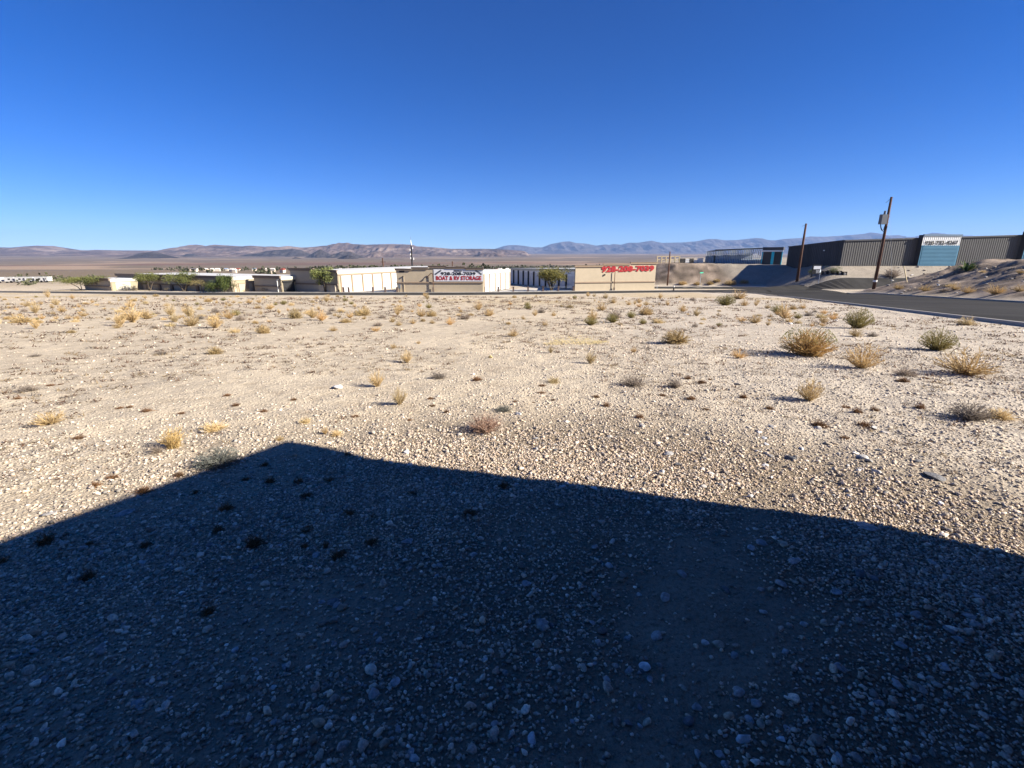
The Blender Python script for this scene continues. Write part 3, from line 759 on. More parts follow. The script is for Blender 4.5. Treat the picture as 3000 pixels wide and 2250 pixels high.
# distant small pole with crossarm
p = at(1124, 790, 240); o = tag(empty('utility_pole', (p.x, p.y, zt(p.x, p.y))), 'small far utility pole with a crossarm above the white door row', 'utility pole')
zt_ = zat(756, 240); MB().tube([(p.x, p.y, zt(p.x, p.y)), (p.x-.2, p.y, zt_)], .3, 6).build('pole_shaft', M_wood, o); MB().box((p.x, p.y, zat(767.5, 240)), (2.6, .25, .25)).build('crossarm', M_wood, o)
p = at(1326, 790, 260); o = tag(empty('utility_pole', (p.x, p.y, zt(p.x, p.y))), 'short far pole stub showing over the banner building parapet', 'utility pole')
MB().tube([(p.x, p.y, zt(p.x, p.y)), (p.x, p.y, zat(766, 260))], .25, 6).build('pole_shaft', M_wood, o); MB().box((p.x, p.y, zat(769, 260)), (.9, .2, .2)).build('crossarm', M_wood, o)
# cell mast
p = at(1208, 785, 230); zb = zt(p.x, p.y); o = tag(empty('cell_mast', (p.x, p.y, zb)), 'thin black communications mast with white antennas behind the banner building', 'mast')
q = at(1202, 716, 230); lean = at(1205, 750, 230)
MB().tube([(p.x, p.y, zb), (p.x, p.y, q.z)], [.42, .26], 10).build('mast_shaft', M_black, o)
MB().tube([(p.x, p.y, q.z), (p.x, p.y, zat(692, 230))], [.09, .05], 6).build('whip', M_trans, o)
for dy, dx, s_ in ((708, 0, .75), (715, .2, .6), (727, .65, .42), (732, -.6, .4), (745, -.5, .38), (756, -.5, .42), (758, .9, .5)):
    zz = zat(dy, 230); MB().tube([(p.x+dx, p.y-.35, zz-s_), (p.x+dx, p.y-.35, zz+s_)], .17, 8).build('antenna', M_white, o)
    MB().box((p.x+dx*.5, p.y-.1, zz), (abs(dx)+.2, .12, .12)).build('antenna_bracket', M_black, o)
# monument sign with low gabion wall
p = ground(2390, 806); zg = zt(p.x, p.y)
o = tag(empty('monument_sign', (p.x, p.y, zg)), 'black monument sign with a pale top panel beside the low stone wall', 'sign')
zt_ = at(2390, 776.5, p.y).z; w = 2.1
for sx in (-1, 1): MB().box((p.x+sx*w*.48, p.y, (zg+zt_)/2-.2), (.16, .3, zt_-zg+.4)).build('post', M_black, o)
MB().box((p.x, p.y, zt_-.55*(zt_-zg)+.1), (w*.9, .18, (zt_-zg)*.62)).build('board', M_black, o)
MB().box((p.x, p.y-.12, zt_-.24*(zt_-zg)), (w*.84, .08, (zt_-zg)*.30)).build('pale_panel', M_banner, o)
MB().box((p.x, p.y, zt_+.04), (w*1.08, .36, .12)).build('cap', M_black, o)
for k in range(3): MB().box((p.x+.25, p.y-.11, zt_-(.50+.11*k)*(zt_-zg)), (w*.42, .05, .10)).build('lettering_bar', M_banner, o)
ga = ground(2406, 806); gb = ground(2480, 806); gx = ga.x; gx2 = gb.x
zg2 = ga.z; o = tag(empty('gabion_wall', (gx, ga.y, zg2)), 'low retaining wall of caged pale stones right of the black sign', 'wall')
nseg = 5
for k in range(nseg):
    x0 = gx+(gx2-gx)*k/nseg; x1 = gx+(gx2-gx)*(k+1)/nseg; yk = ga.y+(gb.y-ga.y)*(k+.5)/nseg; zk = max(zt(x0, yk), zt(x1, yk))
    c_ = empty('cage', ((x0+x1)/2, yk, zk)); c_.parent = o; c_.matrix_parent_inverse = Matrix.Translation(o.location).inverted()
    MB().box(((x0+x1)/2, yk, zk+.62), (x1-x0-.04, .7, .10)).build('frame', M_black, c_)
    for sx in (x0+.06, x1-.06): MB().box((sx, yk, zk+.2), (.12, .7, .85)).build('frame', M_black, c_)
    for q in range(5):
        xx = x0+.25+(x1-x0-.5)*q/4; MB().box((xx, yk-.12, zk+.12+.12*(q % 2)), ((x1-x0)/6.0, .5, .42), .3*q).build('stone', M_conc if q % 2 else M_trans, c_)
# stop sign seen from behind
p = ground(2397, 832); zg = zt(p.x, p.y); zs = at(2404, 794, p.y).z
o = tag(empty('road_sign', (p.x, p.y, zg)), 'small road sign on a thin post in front of the low stone wall', 'sign')
MB().tube([(p.x, p.y, zg-.1), (p.x, p.y, zs+.4)], .045, 6).build('post', M_steel, o)
mb = MB(); P8 = [(p.x-.06+.30*math.cos(a+.39), zs+.42*math.sin(a+.39)) for a in np.arange(8)*math.pi/4]
f = [(a, p.y-.06+ (a-p.x)*.9, z) for a, z in P8]; k_ = [(a+.02, p.y-.02+(a-p.x)*.9, z) for a, z in P8]
mb.poly(f); mb.poly(k_[::-1]); [mb.poly([f[i], f[(i+1) % 8], k_[(i+1) % 8], k_[i]]) for i in range(8)]; mb.build('sign_plate', M_steel, o)
# green street name sign
p = at(2050, 838, 131); zg = zt(p.x, p.y); zs = at(2052, 799, 131).z
o = tag(empty('street_sign', (p.x, p.y, zg)), 'green street name blade on a thin post before the brown cut bank', 'sign')
MB().tube([(p.x, p.y, zg-.2), (p.x, p.y, zs)], .05, 6).build('post', M_steel, o); MB().box((p.x+.15, p.y, zs), (1.35, .05, .32), .5).build('sign_blade', M_sgreen, o)
# hydrant-like bollard, small post, survey stake
p = at(1974, 846, 108); zg = zt(p.x, p.y); o = tag(empty('bollard', (p.x, p.y, zg)), 'dark bollard with a white cap at the road corner', 'bollard')
MB().tube([(p.x, p.y, zg-.1), (p.x, p.y, zg+.75)], .14, 10).build('body', M_dark, o); MB().tube([(p.x, p.y, zg+.75), (p.x, p.y, zg+.95), (p.x, p.y, zg+1.02)], [.16, .16, .06], 10).build('cap', M_white, o)
p = at(1925, 842, 112); zg = zt(p.x, p.y); o = tag(empty('marker_post', (p.x, p.y, zg)), 'thin grey marker post at the right corner of the red number building', 'post')
MB().tube([(p.x, p.y, zg-.1), (p.x, p.y, zg+.95)], .05, 6).build('body', M_steel, o); MB().box((p.x, p.y, zg+.9), (.16, .05, .2)).build('plate', M_steel, o)
p = ground(2658, 826); t = at(2648, 780, p.y); o = tag(empty('survey_stake', p), 'pale leaning wooden stake on the brown mound', 'stake')
MB().tube([(p.x, p.y, p.z-.2), (t.x, p.y, t.z)], [.10, .09], 5).build('stake', M_woodp, o); MB().box((t.x, p.y, t.z-.12), (.22, .22, .22)).build('stake_top', M_woodp, o)

# ------------------------------------------------------------------ neighbouring building that shades the foreground (just right of and behind the viewpoint)
def shade_building():
    H = 3.2; sg = Vector((math.sin(SUN_AZ), math.cos(SUN_AZ)))
    c = Vector((-2.02, 3.95)) + sg*(H/math.tan(SUN_EL))         # roof corner, just outside the right edge of the view
    w_ = Vector((-.53, -.848)).normalized(); d_ = Vector((.848, -.53)).normalized()
    root = tag(empty('commercial_building', (c.x, c.y, 0)), 'brown stucco building whose shadow covers the foreground gravel', 'building')
    P = [c, c+d_*14, c+d_*14+w_*24, c+w_*24]
    body = [c+w_*.45+d_*.10, c+d_*13.9+w_*.45, c+d_*13.9+w_*23.6, c+w_*23.6+d_*.10]
    lo = [p for p in body]
    MB().prism(body, -.3, H*.5).build('wall', M_pillar, root)
    up = [c+w_*.12+d_*.05, c+d_*13.9+w_*.12, c+d_*13.9+w_*23.8, c+w_*23.8+d_*.05]
    MB().prism(up, .80, H-.25).build('upper_wall', M_pillar, root)
    MB().prism(P, H-.25, H).build('roof_edge', M_trim, root)
    MB().prism([c+w_*2+d_*.06, c+w_*2+d_*.2, c+w_*2.95+d_*.2, c+w_*2.95+d_*.06], -.2, 2.1).build('door', M_dark, root)
shade_building()

# ------------------------------------------------------------------ plants
def strands(rng, n, hw, hh, spread, c_lo, c_hi, wid, twigs=3, base_r=.06, droop=0., fill=.0, tip=None, lenvar=.35):
    """a shrub of thin ribbons: unit width, height hh"""
    V = []; F = []; C = []
    def ribbon(P, w, c0, c1):
        b = len(V); t = P[-1]-P[0]; a = np.cross(t, rng.normal(size=3)); a = a/(np.linalg.norm(a)+1e-9)
        m = len(P)
        for i, p in enumerate(P):
            ww = w*(1-.75*i/(m-1)); V.append(p-a*ww); V.append(p+a*ww)
            k = i/(m-1); cc = c0*(1-k)+c1*k; C.append(cc); C.append(cc)
        for i in range(m-1): F.append((b+2*i, b+2*i+1, b+2*i+3, b+2*i+2))
    for i in range(n):
        az = rng.uniform(0, 2*math.pi); pol = spread*math.sqrt(rng.uniform(0, 1))
        d = np.array([math.sin(pol)*math.cos(az), math.sin(pol)*math.sin(az), math.cos(pol)])
        # reach the ellipsoid
        Lm = 1/math.sqrt((d[0]**2+d[1]**2)/hw**2 + d[2]**2/hh**2)
        Ls = Lm*(1-lenvar*rng.uniform(0, 1)**1.5)
        p0 = np.array([rng.normal(0, base_r), rng.normal(0, base_r), -.015])
        bend = rng.normal(0, .08, 3)*Ls; P = [p0]
        for k in (.35, .7, 1.0):
            q = p0*(1-k) + d*Ls*k + bend*k*(1-k)*2 + np.array([0, 0, -droop*Ls*k*k]); q[2] = max(q[2], .004); P.append(q)
        cb = c_lo + (c_hi-c_lo)*rng.uniform(0, 1); ct = tip if tip is not None and rng.uniform() < .8 else cb*rng.uniform(.9, 1.25)
        ribbon(np.array(P), wid*1.7*rng.uniform(.7, 1.3), cb*.8, ct)
        for _ in range(twigs):
            k = rng.uniform(.3, .97); q0 = p0*(1-k)+d*Ls*k + bend*k*(1-k)*2 + np.array([0, 0, -droop*Ls*k*k])
            dd = d + rng.normal(0, .55, 3); dd[2] = abs(dd[2])*.8+.05; dd /= np.linalg.norm(dd); l = Ls*rng.uniform(.10, .26)
            q0[2] = max(q0[2], .005); q1 = q0+dd*l
            ribbon(np.array([q0, (q0+q1)/2+rng.normal(0, .04, 3)*l, q1]), wid*1.45*rng.uniform(.6, 1.2), cb*rng.uniform(.85, 1.1), ct*rng.uniform(.85, 1.15))
    return np.array(V), np.array(F), np.clip(np.array(C), .004, .9)
def leaves(rng, V, F, C, n, hw, hh, size, c_lo, c_hi, zmin=.25, cz=0):
    nv = []; nf = []; nc = []; b = len(V)
    for i in range(n):
        d = rng.normal(size=3); d /= np.linalg.norm(d); d[2] = abs(d[2]); r = rng.uniform(.55, 1)**.6
        if d[2]*r < zmin: d[2] = rng.uniform(zmin, .9)/r*.9
        hr = math.sqrt(max(.05, 1-min(1, d[2]*r)**2)); q_ = math.hypot(d[0], d[1])+1e-9; hr = min(hr, q_*r*1.5)
        p = np.array([d[0]/q_*hw*hr, d[1]/q_*hw*hr, d[2]*hh*r]); a = rng.normal(size=3); a /= np.linalg.norm(a); e = np.cross(a, rng.normal(size=3)); e /= np.linalg.norm(e)
        s = size*rng.uniform(.5, 1.4); nv += [p-a*s, p+e*s*.5, p+a*s, p-e*s*.5]; nf.append((b, b+1, b+2, b+3)); b += 4
        c = c_lo+(c_hi-c_lo)*rng.uniform(); nc += [c]*4
    return np.vstack([V, nv]), np.vstack([F, nf]), np.vstack([C, nc])
A3 = lambda *c: np.array(c)
KINDS = {}
def make_kind(kind, nvar, fn):
    KINDS[kind] = []
    for v in range(nvar):
        rng = np.random.default_rng(100*len(KINDS)+v)
        V, F, C = fn(rng); me = raw_mesh(kind, V, F); set_col(me, C); me.materials.append(M_plant); KINDS[kind].append(me)
make_kind('golden', 5, lambda r: strands(r, 120, .5, .72, 1.25, A3(.36, .25, .115), A3(.52, .39, .20), .0060, 4, .05, lenvar=.45))
make_kind('dome', 3, lambda r: strands(r, 240, .5, .46, 1.5, A3(.34, .245, .115), A3(.50, .38, .19), .0065, 4, .10, lenvar=.4))
make_kind('broom', 4, lambda r: strands(r, 100, .5, .98, .85, A3(.38, .28, .14), A3(.56, .43, .23), .0065, 5, .035, lenvar=.4))
make_kind('sparse', 3, lambda r: strands(r, 95, .5, .72, 1.1, A3(.40, .27, .12), A3(.62, .45, .22), .0050, 6, .04, lenvar=.5, tip=A3(.60, .38, .15)))
def greenb(r):
    V, F, C = strands(r, 200, .5, .66, 1.2, A3(.20, .16, .06), A3(.30, .25, .09), .0055, 4, .05)
    return leaves(r, V, F, C, 800, .48, .64, .015, A3(.15, .15, .045), A3(.30, .28, .11), .30)
make_kind('green', 4, greenb)
def mixb(r):
    V, F, C = strands(r, 260, .5, .47, 1.3, A3(.30, .20, .08), A3(.48, .31, .12), .0045, 5, .08)
    V, F, C = leaves(r, V, F, C, 1000, .47, .54, .011, A3(.16, .17, .06), A3(.30, .29, .13), .5)
    return V, F, C
make_kind('mixed', 2, mixb)
make_kind('greyt', 4, lambda r: strands(r, 190, .5, .46, 1.45, A3(.20, .165, .13), A3(.36, .30, .24), .0050, 5, .10, lenvar=.5))
make_kind('greydark', 2, lambda r: leaves(r, *strands(r, 240, .5, .46, 1.45, A3(.12, .12, .10), A3(.22, .22, .19), .0050, 5, .12), 900, .48, .44, .012, A3(.12, .14, .12), A3(.22, .24, .20), .3))
make_kind('rust', 8, lambda r: strands(r, 150, .5, r.uniform(.28, .6), 1.5, A3(.11, .06, .03), A3(.27, .15, .075), .009, 4, .20, lenvar=.75))
make_kind('straw', 4, lambda r: strands(r, 170, .5, .42, 1.4, A3(.50, .38, .19), A3(.68, .54, .30), .0060, 2, .14, lenvar=.6))
make_kind('pink', 2, lambda r: leaves(r, *strands(r, 170, .5, .55, 1.3, A3(.28, .17, .11), A3(.42, .27, .19), .0045, 5, .09), 900, .5, .54, .0085, A3(.48, .34, .26), A3(.66, .52, .42), .1))
make_kind('strawtall', 2, lambda r: strands(r, 170, .5, .90, .85, A3(.48, .33, .13), A3(.68, .48, .20), .0055, 3, .09, lenvar=.6, droop=.05))
NAME = {'golden': 'golden_shrub', 'dome': 'golden_shrub', 'broom': 'golden_shrub', 'sparse': 'dry_shrub', 'green': 'green_shrub', 'mixed': 'green_shrub', 'greyt': 'grey_twig_shrub', 'greydark': 'grey_twig_shrub', 'rust': 'rust_tuft', 'straw': 'straw_tuft', 'pink': 'pinkish_shrub', 'strawtall': 'straw_grass'}
def plant(kind, px, py, w, label, group=None, h=1.0, cat='shrub'):
    p = ground(px, py); dep = p.y*CP - (p.z-CAM_H)*SP
    s = w*dep/FPX
    o = bpy.data.objects.new(NAME[kind], random.choice(KINDS[kind])); col.objects.link(o)
    o.location = (p.x, p.y, p.z); o.scale = (s, s, s*h); o.rotation_euler = (random.uniform(-.05, .05), random.uniform(-.05, .05), random.uniform(0, 6.28))
    tag(o, label, cat, group); return o
BUSH = [
 ('green', 2511, 960, 84, 1.15, 'round olive-green shrub standing taller just above the big mixed shrub'),
 ('golden', 2507, 987, 56, .8, 'low golden shrub directly below the round olive-green shrub'),
 ('mixed', 2363, 1042, 172, 1.0, 'largest shrub, wide with green top and golden right side'),
 ('sparse', 2525, 1078, 128, 1.0, 'airy golden shrub right beside the largest green-topped shrub'),
 ('green', 2743, 1027, 102, 1.0, 'green V-shaped shrub with a bare stem and long shadow'),
 ('golden', 2829, 1092, 172, .72, 'wide orange-gold shrub near the right edge of the lot'),
 ('broom', 2370, 1172, 100, .75, 'pale see-through golden shrub standing alone in grey gravel'),
 ('greyt', 2837, 1225, 128, 1.0, 'grey-brown twiggy shrub at the right edge of the gravel'),
 ('straw', 2930, 1226, 100, .8, 'flattened straw clump touching the grey-brown twiggy shrub'),
 ('rust', 2402, 1244, 60, 1.0, 'flat orange-brown tuft in the gravel on the right'),
 ('golden', 2211, 946, 48, 1.0, 'golden shrub left of the green-gold pair by the side road'),
 ('green', 2278, 915, 48, .85, 'small green-gold shrub near the kerb of the side road'),
 ('golden', 2350, 904, 28, 1.0, 'tiny golden shrub closest to the side road kerb'),
 ('greyt', 2652, 1098, 74, .8, 'grey dead twigs left of the wide orange-gold shrub'),
 ('straw', 2829, 952, 62, 1.1, 'pale straw heap lying against the kerb'),
 ('sparse', 2439, 935, 36, .9, 'sparse tawny shrub left of the round olive-green shrub'),
 ('greyt', 2556, 987, 36, .9, 'small grey twigs right of the low golden shrub'),
 ('dome', 1979, 1007, 96, 1.0, 'dense golden dome-shaped shrub with shadow to its left'),
 ('broom', 1729, 1067, 46, .92, 'upright golden shrub below the yellow straw streak'),
 ('broom', 1613, 1034, 24, 1.0, 'tiny golden tuft at the left end of the yellow straw streak'),
 ('dome', 1892, 923, 48, 1.1, 'rounded olive-gold shrub, biggest of three in a cluster'),
 ('green', 1849, 932, 32, 1.1, 'olive shrub at the left of the cluster of three'),
 ('green', 1883, 949, 26, 1.0, 'small olive shrub lowest of the cluster of three'),
 ('golden', 1999, 914, 34, 1.0, 'orange shrub standing alone right of the olive cluster'),
 ('green', 2123, 895, 64, .85, 'wide olive-gold shrub nearest in the clump before the road bend'),
 ('golden', 2163, 877, 56, .9, 'golden shrub at the back of the clump before the road bend'),
 ('golden', 2180, 896, 36, .9, 'small golden shrub at the right of the clump before the road bend'),
 ('sparse', 2163, 1047, 62, .65, 'low spreading orange shrub left of the largest green-topped shrub'),
 ('greyt', 1856, 1129, 92, .8, 'wide grey twig shrub casting a black shadow'),
 ('greyt', 1975, 1136, 52, 1.4, 'upright grey twig shrub right of the wide grey one'),
 ('straw', 1621, 1122, 56, .9, 'flat pale straw clump in the middle gravel'),
 ('pink', 1422, 1264, 122, .95, 'pinkish seedy shrub on open gravel above the shadow'),
 ('greydark', 1476, 1205, 52, .7, 'small dark green twigs behind the pinkish shrub'),
 ('golden', 1503, 988, 44, .8, 'tan shrub with a twin crown on mid lot sand'),
 ('sparse', 1856, 1033, 28, 1.0, 'thin tan sprig left of the dense golden dome'),
 ('golden', 1762, 911, 42, .95, 'tan shrub in front of the red number building'),
 ('golden', 1432, 927, 42, 1.0, 'tan spreading shrub in front of the pillar fence'),
 ('broom', 1105, 1133, 57, .95, 'golden fan-shaped shrub right of the white rock'),
 ('broom', 1170, 1187, 58, 1.0, 'golden fan-shaped shrub with black shadow, lowest of three'),
 ('broom', 1192, 1061, 48, .9, 'golden fan-shaped shrub, highest of three in the centre'),
 ('dome', 772, 974, 46, 1.45, 'dense golden upright shrub left of centre'),
 ('golden', 977, 968, 30, .9, 'small golden shrub right of a row of low tufts'),
 ('dome', 1062, 925, 56, 1.0, 'broad golden shrub below the banner building'),
 ('dome', 866, 934, 50, 1.5, 'tall golden shrub with grey lower twigs'),
 ('golden', 1170, 911, 38, .9, 'golden shrub right of the broad golden one'),
 ('sparse', 1320, 954, 42, .9, 'pinkish tan open shrub below the banner'),
 ('dome', 1264, 929, 38, 1.2, 'olive-tan shrub left of the open pinkish one'),
 ('greyt', 1120, 936, 30, 1.1, 'small grey shrub below the broad golden one'),
 ('greyt', 1286, 1110, 62, .75, 'low grey twigs spread on gravel in the centre'),
 ('golden', 145, 1239, 96, .72, 'golden shrub alone near the left edge'),
 ('strawtall', 510, 1311, 92, .95, 'tall straw-gold grass clump above the shadow edge'),
 ('straw', 626, 1257, 92, .8, 'pale straw clump right of the tall straw grass'),
 ('greyt', 459, 1326, 46, 1.3, 'pale grey twigs left of the tall straw grass'),
 ('greydark', 640, 1358, 138, .85, 'dark grey bush straddling the shadow edge on the left'),
 ('dome', 629, 1029, 52, 1.0, 'round gold shrub alone on pale sand'),
 ('straw', 687, 972, 44, .9, 'pale shrub left of the dense golden upright shrub'),
 ('dome', 210, 976, 27, .8, 'small olive-brown mound on sand at the left'),
 ('dome', 365, 938, 52, .9, 'tawny mound shrub in the left band'),
 ('golden', 344, 961, 33, .8, 'orange tuft shrub below the tawny mound'),
 ('dome', 65, 947, 64, .75, 'wide tan mound shrub at the far left'),
 ('dome', 112, 950, 30, .9, 'small tan mound right of the wide one at the far left'),
 ('greyt', 586, 938, 34, 1.0, 'grey shrub left of a pale twin in the left band'),
 ('straw', 626, 938, 34, 1.1, 'pale twin right of the grey shrub in the left band'),
 ('greyt', 80, 1141, 66, .75, 'grey dead mound on sand near the left edge'),
 ('greyt', 101, 1039, 42, .5, 'flat grey dead mat high on the left sand'),
 ('greyt', 470, 1032, 56, .5, 'flat grey dead mat below the round gold shrub'),
 ('straw', 895, 1242, 46, 1.0, 'greenish straw tuft below the white rock'),
 ('straw', 986, 1275, 50, .9, 'pale straw tuft just above the shadow'),
 ('golden', 1152, 1019, 28, .8, 'low orange tuft above the highest fan-shaped shrub'),
 ('golden', 1226, 1008, 19, .9, 'tiny orange tuft right of the low orange tuft'),
 ('sparse', 1101, 970, 34, .8, 'pinkish sprig with a long thin shadow'),
 ('sparse', 953, 1272, 24, 1.6, 'thin brown upright sprig above the shadow corner'),
 ('golden', 819, 1292, 36, .7, 'brown tuft at the tip of the shadow corner'),
]
for k, px, py, w, h, lb in BUSH: plant(k, px, py, w, lb, None, h)
RUST_SUN = [(2475, 1282, 34), (2645, 1118, 34), (2710, 1108, 30), (2695, 1196, 38), (2511, 1208, 34), (2562, 1200, 32), (2478, 1191, 28), (2254, 1196, 28), (1586, 1153, 28), (1588, 1133, 32), (1745, 1163, 30), (1776, 1189, 32), (1874, 1225, 36), (2026, 1172, 32), (2066, 1204, 36), (1509, 1180, 18), (1563, 1183, 16), (2056, 1121, 26), (2080, 1111, 22), (2015, 1110, 24), (2178, 1165, 26), (1398, 1118, 32), (1262, 1171, 32), (1266, 1190, 24), (1040, 1224, 36), (772, 1209, 32), (861, 1174, 26), (1199, 1228, 18), (1308, 1208, 24), (350, 1196, 24), (380, 1194, 20), (430, 1208, 26), (665, 1160, 26), (690, 1188, 24), (530, 1210, 22), (145, 1123, 24), (175, 1120, 20), (50, 1165, 26), (230, 1282, 36), (330, 1402, 34), (280, 1425, 30), (2536, 1242, 40), (1620, 1175, 20), (1940, 1160, 22)]
for px, py, w in RUST_SUN: plant('rust', px, py, w*random.uniform(.75, 1.2), 'small rust-brown dried tuft in the sunlit gravel', 'rust tufts in the sun', random.uniform(.6, 1.3), 'tuft')
RUST_SHADE = [(665, 1495, 44), (641, 1562, 40), (747, 1600, 64), (429, 1600, 44), (260, 1695, 50), (135, 1590, 60), (260, 1600, 38), (901, 1555, 40), (892, 1604, 26), (954, 1604, 30), (988, 1640, 52), (897, 1458, 44), (193, 1574, 30), (1024, 1508, 42), (1376, 1515, 56), (1092, 1598, 46), (1005, 1628, 30), (1092, 1518, 22), (776, 1362, 28), (790, 1408, 38), (874, 1411, 34), (964, 1408, 36), (1018, 1333, 22), (718, 1405, 28), (1478, 1424, 42), (1206, 1448, 36), (524, 1394, 34), (420, 1440, 44), (570, 1440, 30), (610, 1795, 44), (260, 1700, 24), (10, 1640, 40)]
for px, py, w in RUST_SHADE: plant('rust', px, py, w, 'small dark brown tuft rooted in the shaded gravel', 'tufts in the shade', 1.1, 'tuft')
# the scattered dry shrubs of the far band
rnd = random.Random(5)
placed = [(b[1], b[2], b[3]) for b in BUSH]
def free(px, py, w): return all(abs(px-a) > (w+c)*.36 or abs(py-b) > 7 for a, b, c in placed)
cnt = {'g': 0, 't': 0, 's': 0, 'n': 0}
tries = 0
while sum(cnt.values()) < 350 and tries < 9000:
    tries += 1
    px = rnd.uniform(-60, 2450) if rnd.random() < .68 else rnd.uniform(-60, 1050); k = rnd.random()
    py = 869 + 95*(k**1.7); left = px < 1000
    if px > 1950: py = max(py, 869 + (px-2100)*.13+3) if px < 2250 else 890+(px-2250)*.12+rnd.uniform(4, 60)
    if left and rnd.random() < .55: py = 868 + 70*rnd.random()**1.2
    if px < 260: py = max(py, 872)
    w = (8 + (py-862)*.30)*(.5+rnd.random()**2*1.3)
    if not free(px, py, w): continue
    placed.append((px, py, w)); q = rnd.random()
    if q < .42: plant(rnd.choice(['dome', 'golden', 'golden', 'broom']), px, py, w*1.15, 'golden dry shrub scattered in the band before the road', 'golden shrubs in the far band', rnd.uniform(.75, 1.2)); cnt['g'] += 1
    elif q < .70: plant(rnd.choice(['straw', 'sparse']), px, py, w, 'pale straw-coloured shrub scattered in the band before the road', 'pale shrubs in the far band', rnd.uniform(.7, 1.1)); cnt['s'] += 1
    elif q < .91: plant('greyt', px, py, w, 'grey dead shrub scattered in the band before the road', 'grey shrubs in the far band', rnd.uniform(.8, 1.2)); cnt['t'] += 1
    else: plant('green', px, py, w*.8, 'small olive shrub scattered in the band before the road', 'olive shrubs in the far band', rnd.uniform(.8, 1.1)); cnt['n'] += 1
# shrubs on the mound and along its foot
for px, py, w, k in ((2632, 848, 40, 'golden'), (2712, 852, 44, 'golden'), (2798, 847, 40, 'golden'), (2835, 858, 44, 'golden'), (2915, 862, 60, 'golden'), (2985, 856, 44, 'golden'), (2765, 853, 30, 'greyt'), (2880, 800, 24, 'straw'), (2990, 803, 36, 'golden'), (2780, 838, 30, 'straw')):
    plant(k, px, py, w, 'dry tawny shrub at the foot of the brown mound', 'shrubs at the mound', .8)
plant('greyt', 2612, 812, 52, 'brown bare shrub right of the tall transformer pole', None, 1.3)
for px, py, w in ((2000, 833, 30), (2042, 834, 26), (2080, 833, 26), (2140, 834, 40), (2180, 830, 30), (2100, 826, 24)):
    plant('dome', px, py, w, 'dry shrub at the foot of the brown cut bank', 'shrubs at the cut bank', .9)

# tiny dead litter and sprigs over the lot: nobody could count them
def litter(n, seed):
    rng = np.random.default_rng(seed); V = []; F = []; C = []
    r = np.exp(rng.uniform(math.log(4.5), math.log(75), n)); th = np.radians(rng.uniform(-60, 60, n))
    x = r*np.sin(th); y = r*np.cos(th)
    keep = (dnear(x, y) < -.6) & (y < front_y(x)-1) & (vnoise(x*.5, y*.35, 3)+.4*vnoise(x*1.7, y*1.7, 4) > .62)
    x, y, r = x[keep], y[keep], r[keep]; z = terrain(x, y)
    for i in range(len(x)):
        s = (r[i]**.8)*rng.uniform(.006, .014); k = rng.integers(6, 14); t = rng.uniform()
        cc = A3(.15, .085, .05) if t < .5 else (A3(.32, .24, .14) if t < .75 else A3(.20, .17, .14))
        for q in range(k):
            a = rng.uniform(0, 6.28); d = np.array([math.cos(a), math.sin(a), rng.uniform(.1, .7)]); o_ = np.array([x[i], y[i], z[i]-.004])+np.array([rng.normal(0, s*.6), rng.normal(0, s*.6), 0])
            e = np.array([-d[1], d[0], 0])*s*.13; b = len(V)
            V += [o_-e, o_+e, o_+d*s]; F.append((b, b+1, b+2)); C += [cc*rng.uniform(.6, 1.2)]*3
    me = raw_mesh('dead_litter', np.array(V), np.array(F)); set_col(me, np.array(C)); o = link('dead_litter', me, M_plant); o['kind'] = 'stuff'; o['label'] = 'dead twigs and dry sprigs strewn over the lot'
litter(11000, 3)
# pale yellow straw streak lying on the ground

def straw_streak():
    rng = np.random.default_rng(9); V = []; F = []; C = []
    a = ground(1610, 1011); b_ = ground(1770, 1005)
    for i in range(800):
        t = rng.uniform(); p = a.lerp(b_, t); w_ = .55*math.sin(math.pi*min(1, t*1.1))+.05
        x = p.x+rng.normal(0, .1); y = p.y+rng.normal(0, w_); z = zt(x, y) if i % 6 == 0 else z if i else zt(x, y)
        an = rng.uniform(0, 3.14); l = rng.uniform(.05, .14); e = np.array([math.cos(an)*l, math.sin(an)*l, rng.uniform(0, .03)]); n_ = np.array([-e[1], e[0], 0])*.10
        o_ = np.array([x, y, p.z+.012]); k = len(V); V += [o_-n_, o_+n_, o_+e]; F.append((k, k+1, k+2)); C += [A3(.60, .50, .27)*rng.uniform(.8, 1.15)]*3
    me = raw_mesh('straw_streak', np.array(V), np.array(F)); set_col(me, np.array(C)); o = link('straw_litter', me, M_plant); o['kind'] = 'stuff'; o['label'] = 'thin streak of yellow straw on the mid lot'
straw_streak()

